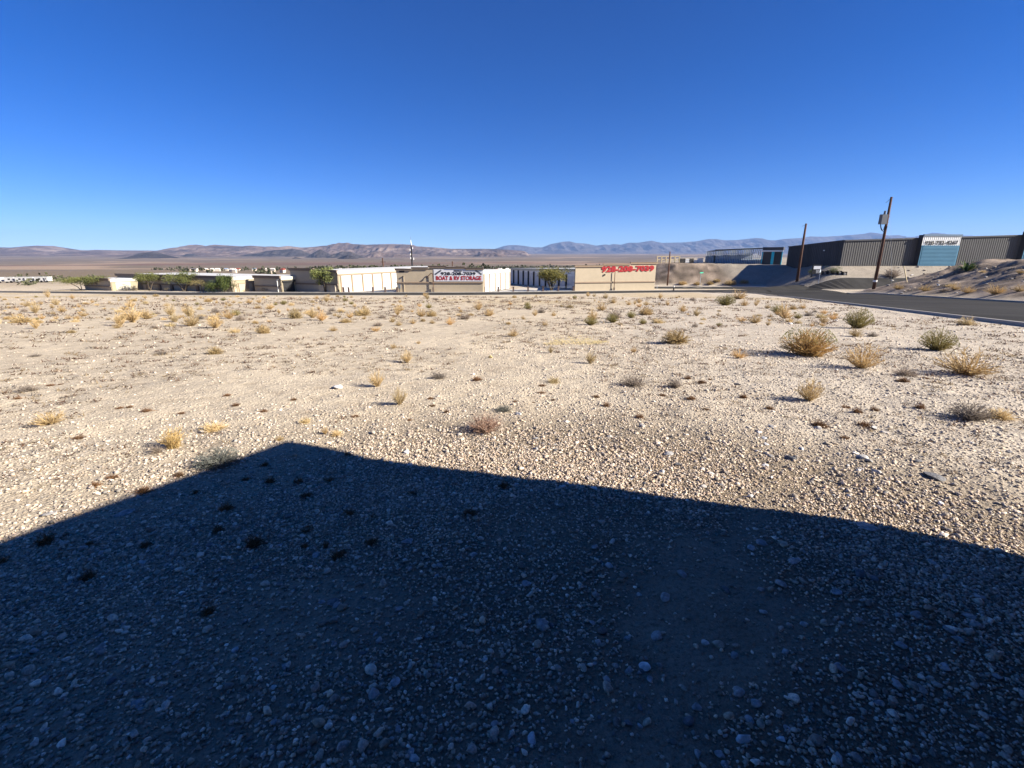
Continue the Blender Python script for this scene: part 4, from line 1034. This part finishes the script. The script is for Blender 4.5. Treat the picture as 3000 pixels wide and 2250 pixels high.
# ------------------------------------------------------------------ trees (airy desert trees by the road)
def desert_tree(px, py, wpx, hpx, label, c1, c2, lean=0, trunks=3, dens=2600, seed=0, Y=None, clear=.35, cat='tree'):
    rng = np.random.default_rng(500+seed); p = at(px, py, Y) if Y else ground(px, py)
    gz = zt(p.x, p.y); s = p.y/FPX*1.02; W = wpx*s*1.15; H = hpx*s*1.04
    o = tag(empty('desert_tree', (p.x, p.y, gz)), label, cat)
    tb = MB(); tips = []
    for k in range(trunks):
        a = rng.uniform(0, 6.28); q = Vector((lean*H+math.cos(a)*W*.20, math.sin(a)*W*.2, H*(clear+.15)))
        pts = [Vector((rng.normal(0, .08), rng.normal(0, .08), -.2)), q*.45+Vector((rng.normal(0, .1), rng.normal(0, .1), .1)), q]
        tb.tube(pts, [.035*H, .024*H, .014*H], 7)
        for j in range(6):
            b = rng.uniform(0, 6.28); e = q + Vector((math.cos(b)*W*.3*rng.uniform(.5, 1), math.sin(b)*W*.3*rng.uniform(.5, 1), H*rng.uniform(.05, .32))); tb.tube([q*.85, (q+e)/2+Vector((0, 0, .04*H)), e], [.012*H, .008*H, .004*H], 5); tips.append(e)
    t_ = tb.build('trunk', M_bark, None); t_.parent = o
    V = []; F = []; C = []; cz = H*(clear+(1-clear)*.5); rz = H*(1-clear)*.55
    cl = [np.array([lean*H+rng.normal(0, .24)*W, rng.normal(0, .24)*W, cz+rng.normal(0, .28)*rz*1.1]) for _ in range(16)] + [np.array(t) for t in tips]
    cl = [c for c in cl if abs(c[0]-lean*H) < W*.45]
    for i in range(int(dens*1.5)):
        c = cl[rng.integers(len(cl))]; d = rng.normal(size=3); d /= np.linalg.norm(d)
        q = c + d*np.array([W*.17, W*.17, rz*.42])*rng.uniform(.2, 1.15)
        q[2] = min(max(q[2], H*clear*rng.uniform(.75, 1.1)), H*1.02)
        a = rng.normal(size=3); a /= np.linalg.norm(a); a[2] -= .3; e = np.cross(a, rng.normal(size=3)); e /= np.linalg.norm(e); sz = H*rng.uniform(.018, .045); b = len(V)
        V += [q-a*sz, q+e*sz*.35, q+a*sz, q-e*sz*.35]; F.append((b, b+1, b+2, b+3)); C += [c1+(c2-c1)*rng.uniform()]*4
    me = raw_mesh('crown', np.array(V), np.array(F)); set_col(me, np.array(C)); cr = link('crown', me, M_leaf, o)
    return o
G1, G2 = A3(.10, .12, .035), A3(.22, .22, .075)
desert_tree(240, 850, 58, 38, 'leaning green tree at the far left end of the road', G1, G2, -.35, 2, 2200, 1)
desert_tree(296, 850, 66, 42, 'multi-trunk green tree in front of the leftmost low building', G1, G2, 0, 4, 2400, 2)
desert_tree(440, 851, 56, 50, 'slim green tree just left of the broad one before the long storage row', G1, G2, 0, 3, 2400, 3)
desert_tree(540, 853, 74, 52, 'broad green tree before the long low storage row', G1, G2, 0, 3, 2800, 4)
desert_tree(594, 854, 66, 36, 'brownish thin tree beside the dense round green tree', A3(.17, .14, .06), A3(.28, .23, .10), 0, 2, 1300, 5)
desert_tree(655, 857, 68, 52, 'dense round dark green tree reaching the ground', A3(.06, .09, .025), A3(.15, .17, .05), 0, 3, 5200, 6, None, .06)
desert_tree(956, 856, 74, 66, 'green desert tree before the right end of the taupe building front', A3(.11, .135, .045), A3(.23, .25, .09), -.12, 4, 4200, 7)
desert_tree(1616, 853, 84, 63, 'olive umbrella-shaped tree between the two numbered buildings', A3(.12, .12, .035), A3(.25, .22, .07), .0, 4, 4000, 8)
desert_tree(2442, 803, 34, 24, 'green shrubby plant on the gravel slope behind the low stone wall', A3(.09, .11, .04), A3(.22, .24, .12), 0, 3, 900, 9, None, .1, 'shrub')
desert_tree(2375, 803, 22, 20, 'dark green shrub left of the black sign', A3(.06, .08, .03), A3(.15, .16, .07), 0, 2, 700, 10, None, .1, 'shrub')
for i, (px, py, w, h) in enumerate(((374, 852, 26, 12), (140, 852, 34, 9), (395, 853, 20, 9), (720, 856, 26, 10), (775, 855, 24, 14), (212, 851, 18, 7), (488, 854, 18, 12), (618, 856, 22, 8))):
    desert_tree(px, py, w, h, 'low brown roadside shrub along the building frontage', A3(.15, .12, .07), A3(.24, .19, .11), 0, 2, 500, 30+i, None, .08, 'shrub')['group'] = 'roadside frontage shrubs'
# spiky palm-like plant on the mound
p = at(2838, 764, 76); gz = zt(p.x, p.y); o = tag(empty('fan_palm', (p.x, p.y, gz)), 'small spiky green fan palm on the crest of the brown mound', 'palm')
rng = np.random.default_rng(77)
for k in range(34):
    a = rng.uniform(0, 6.28); el = rng.uniform(.05, 1.3); l = rng.uniform(1.6, 2.5); d = Vector((math.cos(a)*math.cos(el), math.sin(a)*math.cos(el), math.sin(el))); sd_ = d.cross(Vector((0, 0, 1))).normalized()*.13
    p0 = Vector((p.x, p.y, gz+.05)); p1 = p0+d*l*.55+Vector((0, 0, .1)); p2 = p0+d*l+Vector((0, 0, -.35*l*math.cos(el)*.6))
    me = bpy.data.meshes.new('frond'); me.from_pydata([tuple(p0-sd_*.3), tuple(p0+sd_*.3), tuple(p1+sd_*1.4+Vector((0, 0, .05))), tuple(p1-sd_*1.4), tuple(p2)], [], [(0, 1, 2, 3), (3, 2, 4)])
    set_col(me, np.tile(A3(.07, .10, .035)*rng.uniform(.7, 1.8), (5, 1))); f_ = link('frond', me, M_leaf, o); f_.matrix_parent_inverse = Matrix.Translation(o.location).inverted()

# ------------------------------------------------------------------ stones and gravel
def ico(sub):
    t = (1+5**.5)/2
    V = [(-1, t, 0), (1, t, 0), (-1, -t, 0), (1, -t, 0), (0, -1, t), (0, 1, t), (0, -1, -t), (0, 1, -t), (t, 0, -1), (t, 0, 1), (-t, 0, -1), (-t, 0, 1)]
    F = [(0, 11, 5), (0, 5, 1), (0, 1, 7), (0, 7, 10), (0, 10, 11), (1, 5, 9), (5, 11, 4), (11, 10, 2), (10, 7, 6), (7, 1, 8), (3, 9, 4), (3, 4, 2), (3, 2, 6), (3, 6, 8), (3, 8, 9), (4, 9, 5), (2, 4, 11), (6, 2, 10), (8, 6, 7), (9, 8, 1)]
    V = [np.array(v)/np.linalg.norm(v) for v in V]
    for _ in range(sub):
        cache = {}; NF = []
        def mid(a, b):
            k = (min(a, b), max(a, b))
            if k not in cache: m_ = V[a]+V[b]; V.append(m_/np.linalg.norm(m_)); cache[k] = len(V)-1
            return cache[k]
        for a, b, c in F:
            x, y, z = mid(a, b), mid(b, c), mid(c, a); NF += [(a, x, z), (b, y, x), (c, z, y), (x, y, z)]
        F = NF
    return np.array(V), np.array(F)
def rock_shape(sub, rng, cuts=7, rough=.06):
    V, F = ico(sub); V = V.copy()
    for _ in range(cuts):            # plane cuts make facets
        n = rng.normal(size=3); n /= np.linalg.norm(n); h = rng.uniform(.42, .8); d = V@n; V = V - np.outer(np.maximum(d-h, 0), n)*.92
    V += rng.normal(0, rough, V.shape)*.5
    V = V*np.array([1, rng.uniform(.6, .95), rng.uniform(.42, .72)]); return V, F
PAL = [(.44, .40, .35), (.33, .31, .29), (.50, .46, .40), (.21, .205, .21), (.40, .34, .27), (.46, .38, .29), (.29, .25, .22), (.60, .57, .52), (.33, .26, .22), (.17, .18, .19)]
PW = np.array([.20, .15, .13, .08, .14, .09, .08, .05, .05, .03]); PW = PW/PW.sum()
OCT = (np.array([(1, 0, 0), (-1, 0, 0), (0, 1, 0), (0, -1, 0), (0, 0, 1), (0, 0, -1)], float), np.array([(0, 2, 4), (2, 1, 4), (1, 3, 4), (3, 0, 4), (2, 0, 5), (1, 2, 5), (3, 1, 5), (0, 3, 5)]))
def pebble(sub, rng):
    if sub < 0:
        V = OCT[0]+rng.normal(0, .22, (6, 3)); return V*np.array([1.1, rng.uniform(.7, 1), rng.uniform(.5, .75)]), OCT[1]
    return rock_shape(sub, rng, 11, .10 if sub == 0 else .04)
def gravel(n, r0, r1, smin, smax, sub, seed, nvar, label, power, sl=.45, grow=0.0, soft=0):
    rng = np.random.default_rng(seed); sh = [pebble(sub, rng) for _ in range(nvar)]
    if power == 1: r = np.exp(rng.uniform(math.log(r0), math.log(r1), n))
    else: r = np.sqrt(rng.uniform(r0*r0, r1*r1, n))
    if soft: r = np.where((r > r1*.8) & (rng.uniform(size=n) < (r-r1*.8)/(r1*.2)), r*rng.uniform(.6, .9, n), r)
    th = np.radians(rng.uniform(-62, 62, n)); x = r*np.sin(th); y = r*np.cos(th)
    keep = (dnear(x, y) < -.4) & (y < front_y(x)-.8) & (rng.uniform(size=n) > bare(x, y)*(r < 7))
    sandy = sstep(-1.5, 3.5, -(x - .22*y) - 1.0 + 4*fbm(x*.35, y*.3, 3, 70))*sstep(3.6, 6.5, y - .2*x)*.86*(1-sstep(32, 50, y)*.5)
    keep &= rng.uniform(size=n) > sandy
    x, y, r = x[keep], y[keep], r[keep]; n = len(x); z = terrain(x, y)
    s = smin*np.exp(np.abs(rng.normal(0, sl, n))); s = np.minimum(s, smax); s = s*np.maximum(1, r/r0)**grow
    vi = rng.integers(nvar, size=n); az = rng.uniform(0, 6.28, n); tx = rng.normal(0, .3, n)
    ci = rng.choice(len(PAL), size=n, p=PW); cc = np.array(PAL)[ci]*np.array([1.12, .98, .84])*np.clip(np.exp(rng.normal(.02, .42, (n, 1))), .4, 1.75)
    sun_lift = np.clip((r-2.5)/4, .15, 1)[:, None]; cc = cc*(1-sun_lift) + (cc*.48 + np.array([.56, .485, .385])*.58)*sun_lift  # pebbles past the shade lightened in colour to look more sunlit
    AV = []; AF = []; AC = []; base = 0
    for v in range(nvar):
        m_ = vi == v; V, F = sh[v]; k = m_.sum()
        if not k: continue
        ca, sa, ct, st = np.cos(az[m_])[:, None], np.sin(az[m_])[:, None], np.cos(tx[m_])[:, None], np.sin(tx[m_])[:, None]
        X, Y, Z = V[:, 0][None], V[:, 1][None], V[:, 2][None]
        Y2 = Y*ct-Z*st; Z2 = Y*st+Z*ct; X2 = X*ca-Y2*sa; Y3 = X*sa+Y2*ca
        S = (s[m_]*.5)[:, None]
        P = np.stack([X2*S+x[m_][:, None], Y3*S+y[m_][:, None], Z2*S+z[m_][:, None]+S*(.36 if sub >= 0 or r1 < 5 else .16)], -1).reshape(-1, 3)
        AV.append(P); AF.append((F[None]+(np.arange(k)*len(V))[:, None, None]).reshape(-1, 3)+base); base += len(P)
        AC.append(np.repeat(cc[m_], len(V), 0))
    me = raw_mesh('gravel', np.vstack(AV), np.vstack(AF)); set_col(me, np.vstack(AC))
    o = link('gravel', me, M_gravel); o['kind'] = 'stuff'; o['label'] = label
    return o
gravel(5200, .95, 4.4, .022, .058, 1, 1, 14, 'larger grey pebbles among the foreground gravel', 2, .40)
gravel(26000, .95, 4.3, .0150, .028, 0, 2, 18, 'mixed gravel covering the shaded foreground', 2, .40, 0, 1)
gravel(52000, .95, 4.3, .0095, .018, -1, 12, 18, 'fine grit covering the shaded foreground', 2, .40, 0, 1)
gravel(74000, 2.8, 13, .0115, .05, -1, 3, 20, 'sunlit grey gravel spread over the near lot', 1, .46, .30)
gravel(32000, 9, 88, .021, .08, -1, 4, 16, 'stones strewn over the far half of the lot', 1, .45, .45)

STONE_ME = {}
def stone_mesh(c, tone):
    key = tone
    if key not in STONE_ME:
        STONE_ME[key] = []
        for v in range(5):
            rng = np.random.default_rng(900+len(STONE_ME)*10+v); V, F = rock_shape(2, rng, 9, .03); me = raw_mesh('stone', V*.5, F); set_col(me, np.tile(np.array(c), (len(V), 1))); smooth(me); me.materials.append(M_stone); STONE_ME[key].append(me)
    return random.choice(STONE_ME[key])
TONES = {'pale': (.45, .43, .40), 'grey': (.33, .31, .29), 'slate': (.14, .14, .145), 'tan': (.40, .33, .24), 'white': (.60, .585, .56), 'yellow': (.58, .46, .22), 'blue': (.33, .32, .31)}
def stone(px, py, w, tone, label, group=None, flat=1.0):
    p = ground(px, py); dep = p.y*CP-(p.z-CAM_H)*SP; s = w*dep/FPX
    o = bpy.data.objects.new('stone', stone_mesh(TONES[tone], tone)); col.objects.link(o)
    o.location = (p.x, p.y, p.z + s*.14*flat); o.scale = (s, s, s*flat); o.rotation_euler = (random.uniform(-.2, .2), random.uniform(-.2, .2), random.uniform(0, 6.28)); tag(o, label, 'stone', group)
for a in ((988, 1138, 36, 'white', 'large white rock on pale sand left of the golden fan-shaped shrub', .9), (1437, 1049, 17, 'yellow', 'pale yellow rock on mid lot gravel', 1.0), (2735, 1400, 62, 'slate', 'flat dark slate slab in the sunlit gravel on the right', .45), (2315, 1343, 32, 'slate', 'dark angular stone among pale ones in the sunlit gravel', 1.0), (2525, 1340, 40, 'pale', 'long pale flat stone in the sunlit gravel', .7), (2570, 1386, 36, 'pale', 'pale blocky stone above the shadow edge on the right', .7), (2260, 1250, 28, 'blue', 'small blue-grey flat stone in the sunlit gravel', .5), (1190, 1324, 26, 'white', 'thin white stone just above the shadow', .5), (2160, 1124, 20, 'slate', 'black rounded stone on the right of the lot', .9), (1520, 1216, 22, 'white', 'white stone right of the pinkish shrub', .8), (1960, 1330, 34, 'pale', 'pale angular stone on sunlit gravel above the right half of the shadow', .7), (1938, 1385, 30, 'pale', 'pale blocky stone nearest the shadow in the middle right', .9), (2545, 1540, 74, 'grey', 'long grey stone lying on the shadow edge', .45), (140, 1508, 44, 'grey', 'grey flat stone at the shadow edge on the left', .5), (365, 1506, 52, 'blue', 'bluish flat stone in the shade on the left', .4), (2451, 940, 12, 'white', 'small white stone by the round olive-green shrub', 1), (2315, 948, 14, 'white', 'white litter stone left of the olive-green shrub', 1), (595, 1262, 22, 'white', 'white chip by the pale straw clump', .6), (1097, 2047, 48, 'grey', 'large smooth oval grey stone at the bottom of the shade', .8), (1155, 2010, 46, 'blue', 'bluish rough stone touching the oval grey stone', .8), (1590, 1838, 56, 'grey', 'grey lumpy stone in the middle of the shade', .7), (1890, 1955, 40, 'white', 'pale speckled knobbly stone in the shade', .9), (1555, 2172, 42, 'white', 'pale oblong stone near the bottom edge', .7), (1212, 2235, 36, 'pale', 'pale stone cut by the bottom edge', .8), (2180, 2165, 52, 'white', 'pale speckled three-cornered stone near the bottom edge', .8), (2110, 2205, 38, 'blue', 'bluish stone left of the three-cornered pale one', .8), (2045, 2205, 40, 'grey', 'grey rounded stone left of the bluish bottom stone', .8), (2125, 2235, 32, 'blue', 'small bluish stone at the bottom edge', .8), (2290, 2170, 34, 'white', 'pale wedge stone right of the three-cornered stone', .8), (2160, 2030, 44, 'grey', 'grey pitted stone in the lower right shade', .8), (2325, 1650, 50, 'white', 'pale flat stone right of centre in the shade', .6), (2230, 1590, 42, 'grey', 'grey angular stone upper in the shade', .7), (2200, 1605, 32, 'pale', 'pale domed stone beside the grey angular stone', .8), (2295, 1600, 40, 'tan', 'tan domed stone beside the grey angular pair', .8), (2415, 1832, 34, 'tan', 'tan three-cornered stone in the lower shade', .8), (1195, 1600, 38, 'blue', 'smooth blue-grey stone in the left shade', .7), (975, 1775, 50, 'slate', 'long dark slate stone in the left shade', .4), (1895, 2118, 36, 'tan', 'tan oblong stone at lower right of centre', .8), (1782, 1665, 30, 'pale', 'pale upright stone right of centre in the shade', .9), (1545, 1716, 34, 'blue', 'bluish oblong stone in the middle shade', .7), (2765, 1955, 48, 'pale', 'pale oblong stone at the right in the shade', .5), (2920, 1985, 34, 'blue', 'bluish oval stone at the far right in the shade', .7), (2865, 1750, 42, 'grey', 'grey flat stone high at the far right in the shade', .6), (2575, 2060, 34, 'blue', 'long bluish stone lower right in the shade', .6), (295, 1907, 40, 'grey', 'grey oval stone in the left shade', .6), (410, 2067, 46, 'grey', 'curved grey flake stone in the lower left shade', .4), (720, 2000, 32, 'tan', 'tan rounded stone in the lower left shade', .8), (415, 1648, 28, 'pale', 'pale small stone in the left shade', .6), (140, 1560, 0, 'pale', '', 1)):
    if a[2] > 0: stone(a[0], a[1], a[2], a[3], a[4], None, a[5])
rnd2 = random.Random(21)
for k in range(150):
    px, py = rnd2.uniform(20, 2980), rnd2.uniform(1560, 2240)
    if py < 1560+abs(px-1200)*.05: continue
    q = ground(px, py)
    tn = rnd2.choice(['grey', 'grey', 'pale', 'blue', 'tan', 'slate', 'grey'])
    stone(px, py, rnd2.uniform(16, 30)*(1+.5*(px > 1900)), tn, {'grey': 'grey stone among the shaded gravel', 'pale': 'pale stone among the shaded gravel', 'blue': 'bluish stone among the shaded gravel', 'tan': 'tan stone among the shaded gravel', 'slate': 'dark slate stone among the shaded gravel'}[tn], tn+' stones in the shade', rnd2.uniform(.5, .9))
for k in range(90):
    px = rnd2.uniform(1450, 2990); py = rnd2.uniform(1250, 1420+(px-1450)*.07)
    tn = rnd2.choice(['pale', 'pale', 'tan', 'grey', 'white', 'slate'])
    stone(px, py, rnd2.uniform(10, 26), tn, {'grey': 'grey stone among the sunlit gravel', 'pale': 'pale stone among the sunlit gravel', 'white': 'white stone among the sunlit gravel', 'tan': 'tan stone among the sunlit gravel', 'slate': 'dark slate stone among the sunlit gravel'}[tn], tn+' stones in the sun', rnd2.uniform(.5, .9))
# clods and rocks on the mound and the cut bank
for k in range(70):
    px = rnd2.uniform(2600, 3000); py = rnd2.uniform(775, 862)
    stone(px, py, rnd2.uniform(5, 14), rnd2.choice(['tan', 'grey', 'grey', 'tan', 'white'] if k % 9 == 0 else ['tan', 'grey', 'tan']), 'rock lying on the brown mound', 'rocks on the mound', rnd2.uniform(.5, .9))

# ------------------------------------------------------------------ far town, plain and mountains
def house(px, py, wpx, Y, c, rc, label, group):
    p = at(px, py, Y); z = zsmooth(p.x, p.y)-.3; W = wpx*Y/FPX; H = max(2.6, W*.28); rz = random.uniform(-.4, .4)
    z = max(z, p.z-H*1.6)
    o = tag(empty('house', (p.x, p.y, z), rz), label, 'house', group)
    me = MB().box((0, 0, H*.4), (W, W*.7, H*.8+.6)); w_ = bpy.data.meshes.new('wall'); w_.from_pydata(me.v, [], me.f); set_col(w_, np.tile(np.array(c), (len(me.v), 1))); link('wall', w_, M_rough, o)
    e = W*.54; d = W*.40; h0 = H*.8+.25; h1 = H*1.35
    V = [(-e, -d, h0), (e, -d, h0), (e, d, h0), (-e, d, h0), (-e*.75, 0, h1), (e*.75, 0, h1)]
    r_ = bpy.data.meshes.new('roof'); r_.from_pydata(V, [], [(0, 1, 5, 4), (1, 2, 5), (2, 3, 4, 5), (3, 0, 4), (3, 2, 1, 0)]); set_col(r_, np.tile(np.array(rc), (6, 1))); link('roof', r_, M_rough, o)
rh = random.Random(3)
ROOFS = [((.66, .62, .55), 'pale-roofed'), ((.24, .06, .045), 'red-roofed'), ((.14, .13, .13), 'dark-roofed'), ((.22, .27, .36), 'blue-grey-roofed')]
for i in range(70):
    px = rh.uniform(560, 1560); Y = rh.uniform(330, 620)
    rc, nm = ROOFS[rh.choice([0, 0, 0, 1, 2, 2, 3])]
    zz = g0(Y); py = 0
    d_ = (zz+2.5-CAM_H)/Y
    py = 1125 - FPX*math.tan(PITCH+math.atan(d_))
    house(px, py, rh.uniform(7, 13), Y, (.55, .48, .38), rc, f'small far {nm} house behind the storage buildings', f'{nm} far houses')
for i, (px, w) in enumerate(((6, 14), (37, 25), (68, 25), (95, 22), (125, 26), (146, 8))):
    p = at(px, 832, 185); z = zsmooth(p.x, p.y); W = w*185/FPX
    o = tag(empty('parked_trailer', (p.x, p.y, z)), ['white trailer cut by the left edge', 'second white trailer from the left edge', 'third white trailer from the left edge', 'fourth white trailer from the left edge', 'pale green-white trailer fifth from the left edge', 'shortest white trailer at the right end of the row'][i], 'trailer', 'white trailers at the far left')
    MB().box((p.x, p.y, z+1.25), (W*.90, 2.4, 1.5), .15).build('body', M_tin, o)
    MB().box((p.x, p.y, z+2.06), (W*.97, 2.5, .14), .15).build('roof', M_tin, o)
    for sx in (-.25, .25): MB().tube([(p.x+sx*W, p.y-1.2, z+.4), (p.x+sx*W, p.y-.9, z+.4)], .42, 10).build('wheel', M_black, o)
    MB().box((p.x+.1*W, p.y-1.22, z+1.4), (W*.2, .08, .5), .15).build('window', M_dark, o)
def far_trees():
    rng = np.random.default_rng(8); V = []; F = []; C = []
    def clump(x, y, z, s, c):
        for k in range(9):
            d = rng.normal(size=3)*np.array([.45, .45, .28])*s; q = np.array([x, y, z+s*.3])+d; q[2] = max(q[2], z)
            for j in range(3):
                a = rng.normal(size=3); a /= np.linalg.norm(a); e = np.cross(a, rng.normal(size=3)); e /= np.linalg.norm(e); b = len(V); sz = s*.22
                V.extend([q-a*sz, q+e*sz, q+a*sz, q-e*sz]); F.append((b, b+1, b+2, b+3)); C.extend([c*rng.uniform(.6, 1.3)]*4)
    for i in range(900):
        px = rng.uniform(900, 1950) if rng.uniform() < .95 else rng.uniform(450, 900); Y = rng.uniform(260, 900) if px < 1450 else rng.uniform(500, 1500); u = (px-1500)/FPX/1.03; x = u*Y
        clump(x, Y, float(g0(max(Y, math.hypot(x, Y)*.8))), rng.uniform(2.2, 4.6)*(1+Y/1200), A3(.105, .11, .06))
    for i in range(22):
        px = rng.uniform(20, 260); Y = rng.uniform(150, 260); x = (px-1500)/FPX/1.03*Y; clump(x, Y, zsmooth(x, Y), rng.uniform(1.6, 3), A3(.15, .15, .08))
    me = raw_mesh('far_trees', np.array(V), np.array(F)); set_col(me, np.array(C)); o = link('far_trees', me, M_leaf); o['kind'] = 'stuff'; o['label'] = 'dark belt of distant trees among the far houses'
far_trees()
M_mt1 = mat_rock_far('range_rock', (.055, .040, .034), (.115, .083, .066), (.27, .205, .16), .0016)
M_mt2 = mat_rock_far('dark_hill_rock', (.026, .021, .018), (.045, .037, .031), (.10, .08, .062), .004)
M_mt3 = mat_rock_far('far_range_rock', (.045, .038, .036), (.075, .064, .058), (.14, .12, .105), .0007)
def mountain(name, prof, D, depth, mat, label, rough=.35, ny=60, nx=None, base_drop=0, gul=1.0, seed=0):
    prof = np.array(prof, float); px = np.linspace(prof[0, 0], prof[-1, 0], nx or int(max(60, (prof[-1, 0]-prof[0, 0])*.55)))
    py = np.interp(px, prof[:, 0], prof[:, 1])
    U = np.array([ray(a, b) for a, b in zip(px, py)]); tx = U[:, 0]/U[:, 1]; tz = U[:, 2]/U[:, 1]
    V = []; t = np.linspace(-1, 1, ny)
    sc = D/9000*420
    for j, tt in enumerate(t):
        yj = D + tt*depth
        x = tx*D*(yj/D)**.4
        zc = CAM_H + tz*D                                   # crest height
        gz = g0(np.hypot(x, yj)*.9)-15-base_drop
        n = fbm(x/sc*1.0+seed, np.full_like(x, yj/sc*1.0), 5, 30+seed); rid = 1-np.abs(fbm(x/sc*2.2+3, np.full_like(x, yj/sc*.6), 5, 60+seed))*5
        a = 1-abs(tt); shp = a**1.15
        if tt <= 0: shp = shp*(1-gul*.55*(1-rid)*a*(1-a)*4) + n*rough*a*(1-a)*4.2
        z = gz + (zc-gz)*np.clip(shp, 0, 1.0 if abs(tt) < .02 else .985)
        V.append(np.stack([x, np.full_like(x, yj), z], 1))
    V = np.vstack(V); nX = len(px); i = np.arange(ny-1)[:, None]; j = np.arange(nX-1)[None]
    F = np.stack([i*nX+j, i*nX+j+1, (i+1)*nX+j+1, (i+1)*nX+j], -1).reshape(-1, 4)
    me = raw_mesh(name, V, F); smooth(me); o = link(name, me, mat); o['kind'] = 'structure'; o['label'] = label
    return o
MT1 = [(-420, 728), (-250, 722), (-120, 727), (0, 724), (43, 725), (66, 722), (104, 719), (154, 720), (176, 725), (199, 732), (264, 733), (282, 731.5), (339, 733), (486, 734), (497, 733), (525, 727), (533, 726), (539, 722), (556, 717), (574, 716), (592, 718), (600, 721), (627, 716), (674, 719), (706, 721), (733, 719), (775, 722), (796, 721), (814, 723), (845, 720), (859, 722), (881, 724.5), (901, 724), (928, 722), (947, 719), (963, 719), (972, 714), (985, 713), (992, 710), (1001, 712), (1019, 710), (1030, 714), (1073, 716), (1145, 714), (1182, 715), (1209, 716.5), (1220, 721), (1270, 724), (1303, 727), (1322, 728.5), (1400, 728.5), (1449, 729), (1500, 732), (1537, 735), (1547, 743), (1560, 748)]
mountain('mountain_range', MT1, 9000, 2600, M_mt1, 'long purplish brown mountain range on the left horizon', .35, 70, 620)
MT3 = [(1400, 745), (1449, 729), (1473, 721), (1487, 718), (1510, 717), (1532, 719), (1562, 724), (1589, 724), (1614, 714), (1625, 712), (1650, 707), (1670, 706), (1686, 710.5), (1720, 713), (1747, 719), (1776, 715), (1785, 717), (1797, 714), (1819, 716), (1844, 710), (1871, 710), (1889, 707), (1910, 704), (1939, 710.5), (1999, 709), (2039, 706), (2077, 699), (2099, 699), (2129, 703), (2159, 702), (2188, 699), (2216, 696), (2236, 697), (2248, 702), (2272, 703), (2298, 699), (2348, 696), (2376, 691), (2417, 692), (2453, 690), (2504, 686), (2535, 683), (2551, 679), (2565, 680), (2584, 684.5), (2608, 688.5), (2636, 687), (2657, 693), (2677, 693), (2715, 685), (2735, 680), (2759, 682), (2799, 688), (2848, 689), (2918, 695), (3050, 698), (3300, 700)]
mountain('mountain_range', MT3, 21000, 3800, M_mt3, 'hazy blue mountain range on the right horizon', .3, 50, 560, seed=4)
HILLS = [
 ([(200, 775), (233, 771), (255, 764), (276, 758), (303, 758), (328, 762), (384, 751), (418, 740), (440, 738.5), (463, 739), (480, 745), (501, 753), (517, 761), (560, 770), (600, 775)], 5200, 700, 'dark broad hill left of the small dark cone'),
 ([(515, 758), (531, 750), (545, 744), (554, 743), (572, 745), (592, 754), (610, 762)], 6600, 350, 'small dark cone hill before the left range'),
 ([(600, 765), (633, 756), (704, 748), (755, 741), (780, 735), (800, 732), (857, 728.5), (880, 731), (895, 738), (925, 750), (960, 765)], 6900, 700, 'long dark mesa before the left range'),
 ([(880, 760), (905, 748), (921, 738), (937.5, 729), (954, 738), (970, 746), (1000, 758)], 6000, 380, 'dark pointed cone hill before the middle peaks'),
 ([(930, 762), (974, 746), (1001, 736), (1028, 736), (1045, 743), (1075, 757), (1090, 764)], 5800, 420, 'dark rounded ridge right of the pointed cone'),
 ([(800, 769), (838, 763), (865, 753), (880, 756), (907, 764), (930, 770)], 4800, 300, 'low dark hillock before the mesa'),
 ([(930, 769), (970, 763), (1001, 752), (1021, 745), (1033, 750), (1059, 760), (1100, 769)], 4700, 330, 'nearest dark cone hill below the middle peaks'),
 ([(1050, 762), (1077, 747), (1091, 738), (1120, 739), (1160, 744), (1200, 752), (1250, 760), (1300, 766)], 6200, 500, 'brown shoulder hill below the right end of the left range'),
 ([(1320, 762), (1380, 752), (1405, 743), (1425, 741), (1450, 740), (1470, 744), (1500, 752), (1560, 760)], 6500, 400, 'low pale hill at the right end of the left range'),
]
for i, (pr, D, dp, lb) in enumerate(HILLS): mountain('hill', pr, D, dp, M_mt2 if i < 7 else M_mt1, lb, .25, 40, 90, seed=i+10, base_drop=12)

# ------------------------------------------------------------------ haze: the clear desert air that turns the far ranges blue
def haze():
    m = bpy.data.materials.new('air'); m.use_nodes = True; n = m.node_tree.nodes; l = m.node_tree.links
    n.remove(n['Principled BSDF']); v = n.new('ShaderNodeVolumePrincipled')
    v.inputs['Color'].default_value = (.36, .56, 1.0, 1); v.inputs['Density'].default_value = HAZE_DENSITY; v.inputs['Anisotropy'].default_value = 0.0
    l.new(v.outputs[0], n['Material Output'].inputs['Volume'])
    o = MB().prism([(-32000, -2000), (32000, -2000), (32000, 27500), (-32000, 27500)], -120, 1250).build('haze', m); o['kind'] = 'stuff'; o['label'] = 'clear bluish air over the desert valley'
HAZE_DENSITY = 0.000026
haze()
scene.cycles.max_bounces = 6; scene.cycles.diffuse_bounces = 3; scene.cycles.volume_bounces = 0
